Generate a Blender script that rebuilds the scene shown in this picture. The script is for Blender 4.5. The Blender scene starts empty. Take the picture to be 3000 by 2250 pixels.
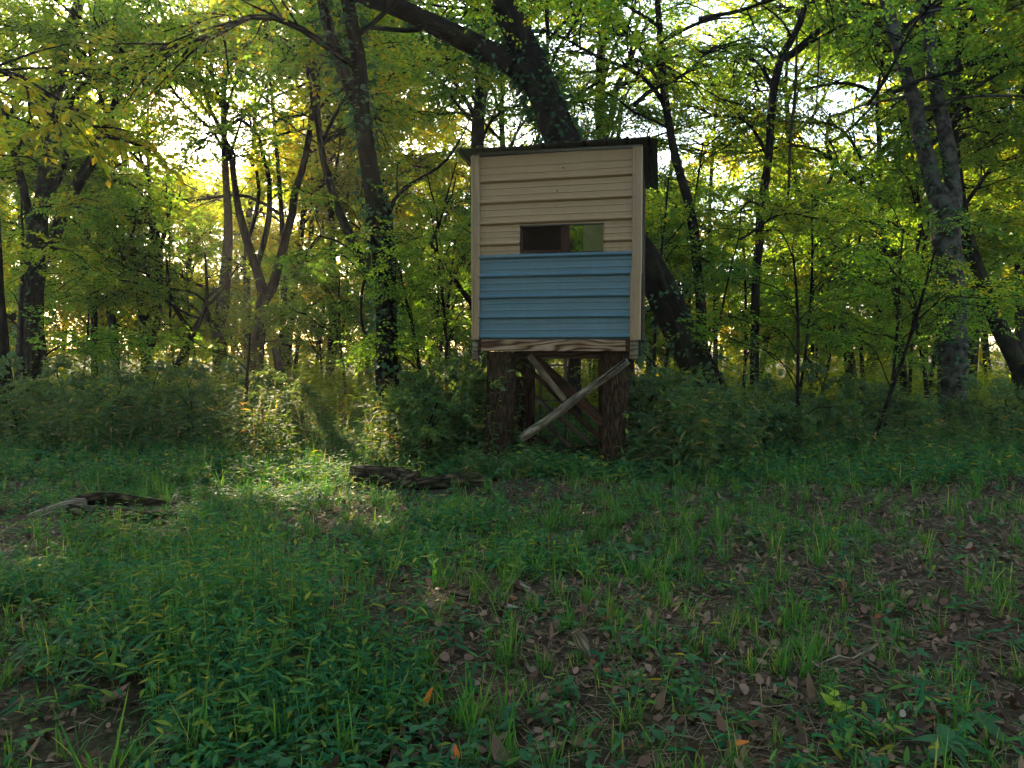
import bpy, math, random
import numpy as np
from mathutils import Vector, Matrix

random.seed(7)
rng = np.random.default_rng(7)
R = math.radians
scene = bpy.context.scene
col = scene.collection

# ------------------------------------------------------------------ camera, sky, sun, exposure
EYE = 1.40
PITCH = 0.0426
FPX = 2254.0
cam_d = bpy.data.cameras.new('camera')
cam_d.sensor_width = 36.0
cam_d.lens = 36.0 * FPX / 3000.0
cam_d.clip_start = 0.05
cam_d.clip_end = 3000
cam = bpy.data.objects.new('camera', cam_d)
cam.location = (0, 0, EYE)
cam.rotation_euler = (math.pi / 2 - PITCH, 0, 0)
col.objects.link(cam)
scene.camera = cam

HAZE = 0.0008
SUN_AZ = R(-27)      # to the left of the view direction (+Y)
SUN_EL = R(25)
world = bpy.data.worlds.new('World')
scene.world = world
world.use_nodes = True
wn = world.node_tree
sky = wn.nodes.new('ShaderNodeTexSky')
sky.sky_type = 'NISHITA'
sky.sun_disc = False
sky.sun_elevation = SUN_EL
sky.sun_rotation = SUN_AZ
sky.air_density = 1.0
sky.dust_density = 1.0
sky.ozone_density = 1.0
wb = wn.nodes.new('ShaderNodeMix'); wb.data_type = 'RGBA'; wb.blend_type = 'MULTIPLY'; wb.inputs[0].default_value = 1.0
wb.inputs[7].default_value = (1.08, 1.0, 0.89, 1)      # daylight white balance of the picture
wn.links.new(sky.outputs[0], wb.inputs[6])
wn.links.new(wb.outputs[2], wn.nodes['Background'].inputs[0])
wn.nodes['Background'].inputs[1].default_value = 0.15
sun_d = bpy.data.lights.new('sun', 'SUN')
sun_d.energy = 4.6
sun_d.angle = R(0.5)
sun_d.color = (1.0, 0.80, 0.50)
sun = bpy.data.objects.new('sun', sun_d)
sv = Vector((math.sin(SUN_AZ) * math.cos(SUN_EL), math.cos(SUN_AZ) * math.cos(SUN_EL), math.sin(SUN_EL)))
sun.rotation_euler = sv.to_track_quat('Z', 'Y').to_euler()
sun.location = sv * 60
col.objects.link(sun)
vs = scene.view_settings
vs.view_transform = 'Standard'
vs.look = 'None'
vs.gamma = 1.0
vs.use_curve_mapping = False
vs.exposure = 2.6
cy = scene.cycles
cy.max_bounces = 7
cy.diffuse_bounces = 4
cy.glossy_bounces = 2
cy.transmission_bounces = 5
cy.transparent_max_bounces = 6
cy.caustics_reflective = False
cy.caustics_refractive = False

# ------------------------------------------------------------------ helpers
CT, ST = math.cos(PITCH), math.sin(PITCH)
def P(px, py, d):
    """point on the ray through photo pixel (px,py) of the 3000 px wide picture at world depth y=d"""
    xr = (px - 1500) / FPX
    yr = (1125 - py) / FPX
    v = Vector((xr, yr * ST + CT, yr * CT - ST))
    return Vector((0, 0, EYE)) + v * (d / v.y)
def gh(x, y):
    """terrain height"""
    h = 0.035 * np.sin(x * 0.9 + 1.3) * np.cos(y * 0.7 + 0.4) + 0.02 * np.sin(x * 2.3 + y * 1.7)
    h = h + 0.10 * np.exp(-(((x + 1.1) / 1.0) ** 2 + ((y - 3.9) / 0.8) ** 2))
    far = np.clip((y - 18) / 60, 0, 1)
    return h - 0.03 + far * 0.4 * np.sin(x * 0.05)
def to_px(x, y, z):
    dz = z - EYE
    f = y * CT - dz * ST
    u = y * ST + dz * CT
    return 1500 + FPX * x / f, 1125 - FPX * u / f

def tag(o, label=None, cat=None, group=None, kind=None):
    if label: o['label'] = label
    if cat: o['category'] = cat
    if group: o['group'] = group
    if kind: o['kind'] = kind
    return o
def empty(name, loc, rz=0.0):
    o = bpy.data.objects.new(name, None)
    o.empty_display_size = 0.2
    o.location = loc
    o.rotation_euler = (0, 0, rz)
    col.objects.link(o)
    return o
def link(name, me, parent=None, loc=None):
    o = bpy.data.objects.new(name, me)
    if parent is not None: o.parent = parent
    if loc is not None: o.location = loc
    col.objects.link(o)
    return o
def np_mesh(name, V, F, mat=None, smooth=True, uv=None):
    """V (n,3), F (m,k) same-size faces"""
    V = np.asarray(V, dtype=np.float32); F = np.asarray(F, dtype=np.int32)
    me = bpy.data.meshes.new(name)
    n, k = F.shape
    me.vertices.add(len(V)); me.vertices.foreach_set('co', V.ravel())
    me.loops.add(n * k); me.loops.foreach_set('vertex_index', F.ravel())
    me.polygons.add(n)
    me.polygons.foreach_set('loop_start', np.arange(0, n * k, k, dtype=np.int32))
    me.polygons.foreach_set('use_smooth', np.full(n, bool(smooth), dtype=bool))
    if uv is not None:
        l = me.uv_layers.new(name='UVMap')
        l.data.foreach_set('uv', np.asarray(uv, dtype=np.float32)[F.ravel()].ravel())
    me.update(calc_edges=True)
    if mat: me.materials.append(mat)
    return me
def norm(v):
    return v / np.maximum(np.linalg.norm(v, axis=-1, keepdims=True), 1e-9)

def strips(Pb, D, S, L, W, bend, ts, prof):
    """many leaf/blade ribbons. returns verts, quads"""
    N = len(Pb); K = len(ts)
    ts = np.asarray(ts); prof = np.asarray(prof)
    L = np.broadcast_to(L, (N,)); W = np.broadcast_to(W, (N,)); bend = np.broadcast_to(bend, (N,))
    c = Pb[:, None, :] + D[:, None, :] * (L[:, None] * ts)[:, :, None]
    c = c.copy(); c[:, :, 2] -= (bend * L)[:, None] * ts ** 2
    off = S[:, None, :] * (W[:, None] * 0.5 * prof)[:, :, None]
    V = np.stack([c - off, c + off], axis=2).reshape(-1, 3)
    base = (np.arange(N) * K * 2)[:, None]
    k = np.arange(K - 1) * 2
    F = np.stack([base + k, base + k + 1, base + k + 3, base + k + 2], axis=-1).reshape(-1, 4)
    return V, F
def rhomb(Pb, D, S, L, W, fold=0.25):
    """folded 4-vertex leaves (two triangles)"""
    N = len(Pb)
    L = np.broadcast_to(L, (N,))[:, None]; W = np.broadcast_to(W, (N,))[:, None]
    Nn = norm(np.cross(S, D))
    mid = Pb + D * L * 0.45
    a = Pb; b = mid + S * W * 0.5 + Nn * W * fold; c = Pb + D * L - Nn * L * 0.08; d = mid - S * W * 0.5 + Nn * W * fold
    V = np.stack([a, b, c, d], axis=1).reshape(-1, 3)
    i = (np.arange(N) * 4)[:, None]
    F = np.concatenate([i + np.array([0, 1, 2]), i + np.array([0, 2, 3])], axis=1).reshape(-1, 3)
    return V, F
def cat_geo(parts):
    Vs, Fs, o = [], [], 0
    for V, F in parts:
        Vs.append(V); Fs.append(F + o); o += len(V)
    return np.concatenate(Vs), np.concatenate(Fs)

def catmull(pts, rad, step):
    pts = [np.array(p, dtype=float) for p in pts]
    if len(pts) == 2:
        pts = [pts[0], (pts[0] + pts[1]) / 2, pts[1]]; rad = [rad[0], (rad[0] + rad[1]) / 2, rad[1]]
    ext = [2 * pts[0] - pts[1]] + pts + [2 * pts[-1] - pts[-2]]
    out, ro = [], []
    for i in range(len(pts) - 1):
        p0, p1, p2, p3 = ext[i:i + 4]
        n = max(1, int(np.linalg.norm(p2 - p1) / step))
        for j in range(n):
            t = j / n
            out.append(0.5 * ((2 * p1) + (-p0 + p2) * t + (2 * p0 - 5 * p1 + 4 * p2 - p3) * t * t + (-p0 + 3 * p1 - 3 * p2 + p3) * t ** 3))
            ro.append(rad[i] * (1 - t) + rad[i + 1] * t)
    out.append(pts[-1]); ro.append(rad[-1])
    return np.array(out), np.array(ro)
def tube(pts, rad, sides=10, step=0.2, lump=0.06, furrow=0.0, nf=14, cap=False, seed=0, raw=False):
    """tube along a spline; returns V, F(quads), UV (metres)"""
    r = np.random.default_rng(seed)
    if raw: C, Rd = np.array(pts, float), np.array(rad, float)
    else: C, Rd = catmull(pts, rad, step)
    n = len(C)
    T = norm(np.gradient(C, axis=0))
    ref = np.array([1.0, 0.13, 0.0]) if abs(T[0][2]) > 0.7 else np.array([0.0, 0.0, 1.0])
    U = np.zeros_like(C); u = ref - T[0] * ref.dot(T[0])
    for i in range(n):
        u = u - T[i] * u.dot(T[i]); u = u / np.linalg.norm(u); U[i] = u
    W = np.cross(T, U)
    a = np.linspace(0, 2 * math.pi, sides + 1)
    s = np.concatenate([[0], np.cumsum(np.linalg.norm(np.diff(C, axis=0), axis=1))])
    k = np.ones((n, sides + 1))
    for q in range(5):
        m = r.integers(1, 4); fz = r.uniform(0.8, 5)
        k += lump * r.uniform(0.3, 1) * np.sin(m * a[None, :] + fz * s[:, None] + r.uniform(0, 6))
    if furrow:
        wob = 0.5 * np.sin(s * 3.1)[:, None] + 0.35 * np.sin(s * 7.7 + 1)[:, None]
        f = np.abs(np.sin(0.5 * nf * a[None, :] + wob)) ; k += furrow * (f - 0.6)
        k += furrow * 0.35 * np.sin(s * 37)[:, None] * np.sin(nf * a[None, :] + 11 * s[:, None])
    k[:, -1] = k[:, 0]
    V = C[:, None, :] + (Rd[:, None] * k)[:, :, None] * (np.cos(a)[None, :, None] * U[:, None, :] + np.sin(a)[None, :, None] * W[:, None, :])
    uv = np.stack([np.broadcast_to(a / (2 * math.pi), (n, sides + 1)) * max(0.05, float(Rd.mean()) * 6.28), np.broadcast_to(s[:, None], (n, sides + 1))], axis=-1)
    V = V.reshape(-1, 3); uv = uv.reshape(-1, 2)
    i = np.arange(n - 1)[:, None] * (sides + 1); j = np.arange(sides)[None, :]
    F = np.stack([i + j, i + j + 1, i + j + sides + 2, i + j + sides + 1], axis=-1).reshape(-1, 4)
    if cap:
        for e, c in ((0, C[0]), (n - 1, C[-1])):
            o = len(V)
            ring = e * (sides + 1)
            jit = c + T[e] * (Rd[e] * 0.12) * (-1 if e == 0 else 1)
            V = np.concatenate([V, [jit]]); uv = np.concatenate([uv, [[0, 0]]])
            ff = [[ring + q, ring + q + 1, o, o] for q in range(0, sides)]
            ff = [[ring + q, ring + q + 1, ring + min(q + 2, sides), o] for q in range(0, sides, 2)]
            F = np.concatenate([F, np.array(ff)])
    return V, F, uv
def cat_uv(parts):
    Vs, Fs, Us, o = [], [], [], 0
    for V, F, U in parts:
        Vs.append(V); Fs.append(F + o); Us.append(U); o += len(V)
    return np.concatenate(Vs), np.concatenate(Fs), np.concatenate(Us)

def box_geo(x0, x1, y0, y1, z0, z1):
    V = np.array([[x, y, z] for z in (z0, z1) for y in (y0, y1) for x in (x0, x1)], float)
    F = np.array([[0, 2, 3, 1], [4, 5, 7, 6], [0, 1, 5, 4], [2, 6, 7, 3], [0, 4, 6, 2], [1, 3, 7, 5]])
    return V, F
def box(name, x0, x1, y0, y1, z0, z1, mat, parent, bev=0.003):
    V, F = box_geo(x0, x1, y0, y1, z0, z1)
    me = np_mesh(name, V, F, mat, smooth=False)
    o = link(name, me, parent)
    if bev:
        m = o.modifiers.new('bevel', 'BEVEL'); m.width = bev; m.segments = 1
    return o
def board(name, a, b, w, t, mat, parent=None, roll=0.0, bev=0.003, facing=(0, -1, 0)):
    """a board from a to b: width w across, thickness t along facing"""
    a, b = Vector(a), Vector(b)
    L = (b - a).length; x = (b - a).normalized()
    f = Vector(facing); y = (f - x * f.dot(x)).normalized(); z = x.cross(y)
    V, F = box_geo(-L / 2, L / 2, -t / 2, t / 2, -w / 2, w / 2)
    me = np_mesh(name, V, F, mat, smooth=False)
    o = link(name, me, parent)
    M = Matrix((x, y, z)).transposed().to_4x4(); M.translation = (a + b) / 2
    o.matrix_local = M @ Matrix.Rotation(roll, 4, 'X')
    if bev:
        m = o.modifiers.new('bevel', 'BEVEL'); m.width = bev; m.segments = 1
    return o

# ------------------------------------------------------------------ materials
def newmat(name):
    m = bpy.data.materials.new(name); m.use_nodes = True
    nt = m.node_tree; nt.nodes.clear()
    out = nt.nodes.new('ShaderNodeOutputMaterial')
    return m, nt, out
def N(nt, t, **kw):
    n = nt.nodes.new(t)
    for k, v in kw.items():
        if k.startswith('i_'): n.inputs[k[2:].replace('_', ' ')].default_value = v
        else: setattr(n, k, v)
    return n
def ramp(nt, fac, stops):
    r = nt.nodes.new('ShaderNodeValToRGB'); e = r.color_ramp.elements
    while len(e) > 1: e.remove(e[-1])
    e[0].position = stops[0][0]; e[0].color = (*stops[0][1], 1)
    for p, c in stops[1:]:
        x = e.new(p); x.color = (*c, 1)
    nt.links.new(fac, r.inputs[0]); return r
def math_n(nt, op, a, b=None):
    n = nt.nodes.new('ShaderNodeMath'); n.operation = op
    for i, v in enumerate((a, b)):
        if v is None: continue
        if isinstance(v, (int, float)): n.inputs[i].default_value = v
        else: nt.links.new(v, n.inputs[i])
    return n.outputs[0]

def leaf_mat(name, stops, trans, tmix=0.5, rough=0.6, objvar=0.5, spec=0.12):
    m, nt, out = newmat(name)
    geo = N(nt, 'ShaderNodeNewGeometry'); oi = N(nt, 'ShaderNodeObjectInfo')
    f = math_n(nt, 'ADD', math_n(nt, 'MULTIPLY', geo.outputs['Random Per Island'], 1 - objvar), math_n(nt, 'MULTIPLY', oi.outputs['Random'], objvar))
    r = ramp(nt, f, stops)
    bs = N(nt, 'ShaderNodeBsdfPrincipled'); bs.inputs['Roughness'].default_value = rough
    bs.inputs['Specular IOR Level'].default_value = spec
    nt.links.new(r.outputs[0], bs.inputs['Base Color'])
    tl = N(nt, 'ShaderNodeBsdfTranslucent')
    mx = nt.nodes.new('ShaderNodeMix'); mx.data_type = 'RGBA'; mx.blend_type = 'MULTIPLY'; mx.inputs[0].default_value = 1
    nt.links.new(r.outputs[0], mx.inputs[6]); mx.inputs[7].default_value = (*trans, 1)
    nt.links.new(mx.outputs[2], tl.inputs[0])
    ms = N(nt, 'ShaderNodeMixShader'); ms.inputs[0].default_value = tmix
    nt.links.new(bs.outputs[0], ms.inputs[1]); nt.links.new(tl.outputs[0], ms.inputs[2])
    nt.links.new(ms.outputs[0], out.inputs[0])
    return m
M_leaf = leaf_mat('leaf', [(0.0, (0.030, 0.085, 0.036)), (0.4, (0.050, 0.120, 0.034)), (0.75, (0.095, 0.155, 0.026)), (0.95, (0.18, 0.17, 0.022)), (1.0, (0.26, 0.14, 0.02))], (4.9, 3.9, .8), 0.55)
M_leaf_far = leaf_mat('leaf_far', [(0.0, (0.055, 0.115, 0.030)), (0.5, (0.105, 0.155, 0.025)), (0.75, (0.17, 0.17, 0.02)), (1.0, (0.27, 0.18, 0.02))], (4.1, 3.4, .7), 0.62)
M_ivy = leaf_mat('ivy_leaf', [(0.0, (0.020, 0.060, 0.034)), (1.0, (0.045, 0.100, 0.045))], (2.5, 2.8, 1.2), 0.3, 0.5, 0.0)
M_cane = leaf_mat('cane_leaf', [(0.0, (0.023, 0.06986, 0.03312)), (0.6, (0.04312, 0.1087, 0.04784)), (0.9, (0.08625, 0.132, 0.0552)), (1.0, (0.23, 0.1708, 0.092))], (4.2, 2.6, .6), 0.42, 0.65, 0.0, 0.05)
M_herb = leaf_mat('herb_leaf', [(0.0, (0.009272, 0.06661, 0.03355)), (0.5, (0.02086, 0.1127, 0.0488)), (0.88, (0.06374, 0.1602, 0.03355)), (1.0, (0.1623, 0.1921, 0.0305))], (4.4, 2.4, .6), 0.35, 0.65, 0.0, 0.04)
M_grass = leaf_mat('grass_blade', [(0.0, (0.01568, 0.0728, 0.01792)), (0.6, (0.0336, 0.112, 0.0224)), (0.9, (0.0728, 0.1456, 0.0224)), (1.0, (0.2016, 0.1792, 0.0784))], (2.8, 2.6, 1.0), 0.35, 0.4, 0.0)
M_broad = leaf_mat('broad_leaf', [(0.0, (0.022, 0.085, 0.042)), (1.0, (0.045, 0.120, 0.050))], (3.2, 2.4, .8), 0.3, 0.6, 0.4, 0.08)
M_yleaf = leaf_mat('yellow_green_leaf', [(0.0, (0.12, 0.24, 0.02)), (1.0, (0.20, 0.28, 0.03))], (2.0, 2.0, 0.8), 0.3, 0.5, 0.0)
M_orange = leaf_mat('orange_leaf', [(0.0, (0.45, 0.12, 0.02)), (1.0, (0.50, 0.16, 0.03))], (1.5, 1.3, 0.8), 0.25, 0.5, 0.0)
M_pale = leaf_mat('pale_dry_leaf', [(0.0, (0.21, 0.2, 0.165)), (1.0, (0.275, 0.25, 0.21))], (1, 1, 0.9), 0.2, 0.6, 0.0)
M_litter = leaf_mat('dead_leaf', [(0.0, (0.02656, 0.01488, 0.009562)), (0.45, (0.085, 0.04888, 0.03294)), (0.8, (0.1594, 0.1009, 0.07225)), (0.96, (0.2019, 0.1381, 0.1062)), (1.0, (0.2338, 0.07437, 0.02656))], (1.2, 1.0, 0.7), 0.15, 0.55, 0.0)
M_straw = leaf_mat('straw', [(0.0, (0.06, 0.045, 0.025)), (1.0, (0.23, 0.18, 0.11))], (1, 1, 1), 0.15, 0.6, 0.0)

def bark_mat(name, c0, c1, c2, moss=(0.05, 0.07, 0.02), mossamt=0.3, su=16.0, sv=2.6, bump=0.6, patches=None):
    m, nt, out = newmat(name)
    uv = N(nt, 'ShaderNodeUVMap')
    mp = N(nt, 'ShaderNodeMapping'); mp.inputs['Scale'].default_value = (su, sv, 1)
    nt.links.new(uv.outputs[0], mp.inputs[0])
    n1 = N(nt, 'ShaderNodeTexNoise', i_Scale=1.6, i_Detail=6.0, i_Roughness=0.65, i_Distortion=0.6)
    nt.links.new(mp.outputs[0], n1.inputs['Vector'])
    vo = N(nt, 'ShaderNodeTexVoronoi', feature='DISTANCE_TO_EDGE'); vo.inputs['Scale'].default_value = 1.3
    wr = nt.nodes.new('ShaderNodeVectorMath'); wr.operation = 'MULTIPLY_ADD'
    nt.links.new(n1.outputs['Color'], wr.inputs[0]); wr.inputs[1].default_value = (0.9, 0.9, 0); nt.links.new(mp.outputs[0], wr.inputs[2])
    nt.links.new(wr.outputs[0], vo.inputs['Vector'])
    crack = math_n(nt, 'MINIMUM', math_n(nt, 'MULTIPLY', vo.outputs['Distance'], 2.6), 1.0)
    h = math_n(nt, 'ADD', math_n(nt, 'MULTIPLY', crack, 0.65), math_n(nt, 'MULTIPLY', n1.outputs[0], 0.5))
    r = ramp(nt, h, [(0.28, c0), (0.58, c1), (0.88, c2)])
    tc = N(nt, 'ShaderNodeTexCoord')
    n2 = N(nt, 'ShaderNodeTexNoise', i_Scale=2.2, i_Detail=5.0, i_Roughness=0.7)
    nt.links.new(tc.outputs['Object'], n2.inputs['Vector'])
    mr = ramp(nt, n2.outputs[0], [(0.52, (0, 0, 0)), (0.66, (1, 1, 1))])
    mx = nt.nodes.new('ShaderNodeMix'); mx.data_type = 'RGBA'
    nt.links.new(math_n(nt, 'MULTIPLY', mr.outputs[0], mossamt), mx.inputs[0])
    nt.links.new(r.outputs[0], mx.inputs[6]); mx.inputs[7].default_value = (*moss, 1)
    last = mx.outputs[2]
    if patches:
        n3 = N(nt, 'ShaderNodeTexNoise', i_Scale=5.0, i_Detail=6.0, i_Roughness=0.6)
        nt.links.new(tc.outputs['Object'], n3.inputs['Vector'])
        pr = ramp(nt, n3.outputs[0], [(0.47, (0, 0, 0)), (0.56, (1, 1, 1))])
        m2 = nt.nodes.new('ShaderNodeMix'); m2.data_type = 'RGBA'
        nt.links.new(math_n(nt, 'MULTIPLY', pr.outputs[0], 0.8), m2.inputs[0])
        nt.links.new(last, m2.inputs[6]); m2.inputs[7].default_value = (*patches, 1); last = m2.outputs[2]
    bs = N(nt, 'ShaderNodeBsdfPrincipled'); bs.inputs['Roughness'].default_value = 0.9
    bs.inputs['Specular IOR Level'].default_value = 0.06
    nt.links.new(last, bs.inputs['Base Color'])
    bp = N(nt, 'ShaderNodeBump'); bp.inputs['Strength'].default_value = bump; bp.inputs['Distance'].default_value = 0.02
    nt.links.new(h, bp.inputs['Height']); nt.links.new(bp.outputs[0], bs.inputs['Normal'])
    nt.links.new(bs.outputs[0], out.inputs[0])
    return m
M_bark = bark_mat('dark_bark', (0.002835, 0.002268, 0.001985), (0.009923, 0.007938, 0.006237), (0.02127, 0.01758, 0.01418))
M_bark_g = bark_mat('grey_bark', (0.007088, 0.006142, 0.005198), (0.02009, 0.01772, 0.01465), (0.0378, 0.03426, 0.02835), mossamt=0.4)
M_beech = bark_mat('smooth_grey_bark', (0.01418, 0.01296, 0.01134), (0.0405, 0.03848, 0.03321), (0.06885, 0.0648, 0.0567), moss=(0.00729, 0.00891, 0.00486), mossamt=0.85, su=6, sv=5, bump=0.2, patches=(0.06885, 0.06683, 0.06075))
M_log = bark_mat('furrowed_log_bark', (0.01043, 0.006486, 0.004266), (0.0474, 0.03094, 0.01991), (0.0948, 0.06736, 0.04504), mossamt=0.15, su=46, sv=5, bump=1.0)
M_rot = bark_mat('rotten_log', (0.00744, 0.005952, 0.00496), (0.0496, 0.0372, 0.02579), (0.119, 0.08928, 0.05952), moss=(0.0248, 0.03472, 0.00992), mossamt=0.5, su=16, sv=5, bump=1.0)
M_palewood = bark_mat('weathered_pale_wood', (0.0675, 0.054, 0.0405), (0.189, 0.162, 0.1283), (0.2836, 0.2564, 0.2093), moss=(0.0945, 0.1013, 0.054), mossamt=0.4, su=40, sv=3, bump=0.6)
M_pole = bark_mat('peeled_pole', (0.04687, 0.03984, 0.03047), (0.1266, 0.1102, 0.08438), (0.1688, 0.15, 0.1218), moss=(0.07031, 0.07266, 0.04687), mossamt=0.55, su=14, sv=3.0, bump=0.5)
M_vine = bark_mat('vine_bark', (0.012, 0.009, 0.0072), (0.036, 0.027, 0.021), (0.06, 0.048, 0.036), mossamt=0.2)

def metal_mat(name, c, streak):
    m, nt, out = newmat(name)
    tc = N(nt, 'ShaderNodeTexCoord')
    n1 = N(nt, 'ShaderNodeTexNoise', i_Scale=3.0, i_Detail=7.0, i_Roughness=0.65)
    mp = N(nt, 'ShaderNodeMapping'); mp.inputs['Scale'].default_value = (4.0, 1, 0.7)
    nt.links.new(tc.outputs['Object'], mp.inputs[0]); nt.links.new(mp.outputs[0], n1.inputs['Vector'])
    n2 = N(nt, 'ShaderNodeTexNoise', i_Scale=55.0, i_Detail=3.0)
    nt.links.new(tc.outputs['Object'], n2.inputs['Vector'])
    f = math_n(nt, 'ADD', math_n(nt, 'MULTIPLY', n1.outputs[0], 0.8), math_n(nt, 'MULTIPLY', n2.outputs[0], 0.2))
    r = ramp(nt, f, [(0.3, tuple(x * (1 - streak) for x in c)), (0.55, c), (0.75, tuple(min(1, x * 1.12 + 0.01) for x in c))])
    bs = N(nt, 'ShaderNodeBsdfPrincipled'); bs.inputs['Roughness'].default_value = 0.45
    bs.inputs['Specular IOR Level'].default_value = 0.45
    nt.links.new(r.outputs[0], bs.inputs['Base Color'])
    rr = math_n(nt, 'ADD', math_n(nt, 'MULTIPLY', n1.outputs[0], 0.35), 0.2); nt.links.new(rr, bs.inputs['Roughness'])
    n4 = N(nt, 'ShaderNodeTexNoise', i_Scale=6.0, i_Detail=2.0)
    mp2 = N(nt, 'ShaderNodeMapping'); mp2.inputs['Scale'].default_value = (0.6, 1, 2.0)
    nt.links.new(tc.outputs['Object'], mp2.inputs[0]); nt.links.new(mp2.outputs[0], n4.inputs['Vector'])
    bp = N(nt, 'ShaderNodeBump'); bp.inputs['Strength'].default_value = 0.15; bp.inputs['Distance'].default_value = 0.01
    nt.links.new(n4.outputs[0], bp.inputs['Height']); nt.links.new(bp.outputs[0], bs.inputs['Normal'])
    nt.links.new(bs.outputs[0], out.inputs[0]); return m
M_tan = metal_mat('tan_painted_metal', (0.2496, 0.1656, 0.09226), 0.07)
M_trim = metal_mat('tan_trim_metal', (0.2091, 0.1386, 0.078), 0.25)
M_blue = metal_mat('blue_painted_metal', (0.05487, 0.1201, 0.1625), 0.09)
M_roof = metal_mat('dull_green_roof_metal', (0.0765, 0.0816, 0.0646), 0.35)
def plain(name, c, rough=0.6, metal=0.0, noise=0.3, scale=20):
    m, nt, out = newmat(name)
    tc = N(nt, 'ShaderNodeTexCoord'); n1 = N(nt, 'ShaderNodeTexNoise', i_Scale=float(scale), i_Detail=5.0)
    nt.links.new(tc.outputs['Object'], n1.inputs['Vector'])
    r = ramp(nt, n1.outputs[0], [(0.3, tuple(x * (1 - noise) for x in c)), (0.7, tuple(x * (1 + noise) for x in c))])
    bs = N(nt, 'ShaderNodeBsdfPrincipled'); bs.inputs['Roughness'].default_value = rough; bs.inputs['Metallic'].default_value = metal; bs.inputs['Specular IOR Level'].default_value = .12
    nt.links.new(r.outputs[0], bs.inputs['Base Color']); nt.links.new(bs.outputs[0], out.inputs[0]); return m
M_screw = plain('screw', (0.10, 0.09, 0.08), 0.5, 0.5)
M_rubber = plain('dark_gasket', (0.02, 0.02, 0.02), 0.6)
M_redframe = plain('red_brown_painted_frame', (0.027, 0.0084, 0.006), 0.5)
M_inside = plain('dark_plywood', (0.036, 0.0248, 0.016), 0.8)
M_hole = plain('bullet_hole', (0.006, 0.006, 0.006), 0.9)
def wood_mat(name, c0, c1, c2, ring=30.0, amp=2.0, sx=1.0, grey=0.0):
    m, nt, out = newmat(name)
    tc = N(nt, 'ShaderNodeTexCoord')
    mp = N(nt, 'ShaderNodeMapping'); mp.inputs['Scale'].default_value = (sx, 3.0, 4.0)
    nt.links.new(tc.outputs['Object'], mp.inputs[0])
    n1 = N(nt, 'ShaderNodeTexNoise', i_Scale=1.3, i_Detail=2.0, i_Roughness=0.45)
    nt.links.new(mp.outputs[0], n1.inputs['Vector'])
    sp = N(nt, 'ShaderNodeSeparateXYZ'); nt.links.new(tc.outputs['Object'], sp.inputs[0])
    ph = math_n(nt, 'ADD', math_n(nt, 'MULTIPLY', n1.outputs[0], ring * amp), math_n(nt, 'MULTIPLY', sp.outputs[2], ring * 2))
    s = math_n(nt, 'SINE', ph)
    s = math_n(nt, 'ADD', math_n(nt, 'MULTIPLY', s, 0.5), 0.5)
    mp3 = N(nt, 'ShaderNodeMapping'); mp3.inputs['Scale'].default_value = (3.0, 60.0, 60.0)
    nt.links.new(tc.outputs['Object'], mp3.inputs[0])
    n2 = N(nt, 'ShaderNodeTexNoise', i_Scale=2.0, i_Detail=4.0); nt.links.new(mp3.outputs[0], n2.inputs['Vector'])
    f = math_n(nt, 'ADD', math_n(nt, 'MULTIPLY', s, 0.65), math_n(nt, 'MULTIPLY', n2.outputs[0], 0.4))
    r = ramp(nt, f, [(0.2, c0), (0.42, c1), (0.8, c2)])
    n3 = N(nt, 'ShaderNodeTexNoise', i_Scale=2.5, i_Detail=3.0); nt.links.new(tc.outputs['Object'], n3.inputs['Vector'])
    st = ramp(nt, n3.outputs[0], [(0.35, (0.5, 0.36, 0.26)), (0.6, (1, 1, 1))])
    mx = nt.nodes.new('ShaderNodeMix'); mx.data_type = 'RGBA'; mx.blend_type = 'MULTIPLY'; mx.inputs[0].default_value = 0.9
    nt.links.new(r.outputs[0], mx.inputs[6]); nt.links.new(st.outputs[0], mx.inputs[7])
    bs = N(nt, 'ShaderNodeBsdfPrincipled'); bs.inputs['Roughness'].default_value = 0.8; bs.inputs['Specular IOR Level'].default_value = .1
    nt.links.new(mx.outputs[2], bs.inputs['Base Color'])
    bp = N(nt, 'ShaderNodeBump'); bp.inputs['Strength'].default_value = 0.4; bp.inputs['Distance'].default_value = 0.003
    nt.links.new(f, bp.inputs['Height']); nt.links.new(bp.outputs[0], bs.inputs['Normal'])
    nt.links.new(bs.outputs[0], out.inputs[0]); return m
M_beam = wood_mat('pine_beam', (0.03899, 0.01949, 0.01114), (0.1894, 0.1226, 0.07797), (0.2561, 0.2005, 0.1448), ring=30, amp=1.5, sx=0.8)
M_brown = wood_mat('brown_lumber', (0.01512, 0.008064, 0.00504), (0.04284, 0.02268, 0.01411), (0.06552, 0.0378, 0.02318), ring=60, amp=0.6)
M_greywood = wood_mat('grey_lumber', (0.05529, 0.047, 0.03595), (0.1216, 0.105, 0.08293), (0.1659, 0.1492, 0.1161), ring=70, amp=0.5)
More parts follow.
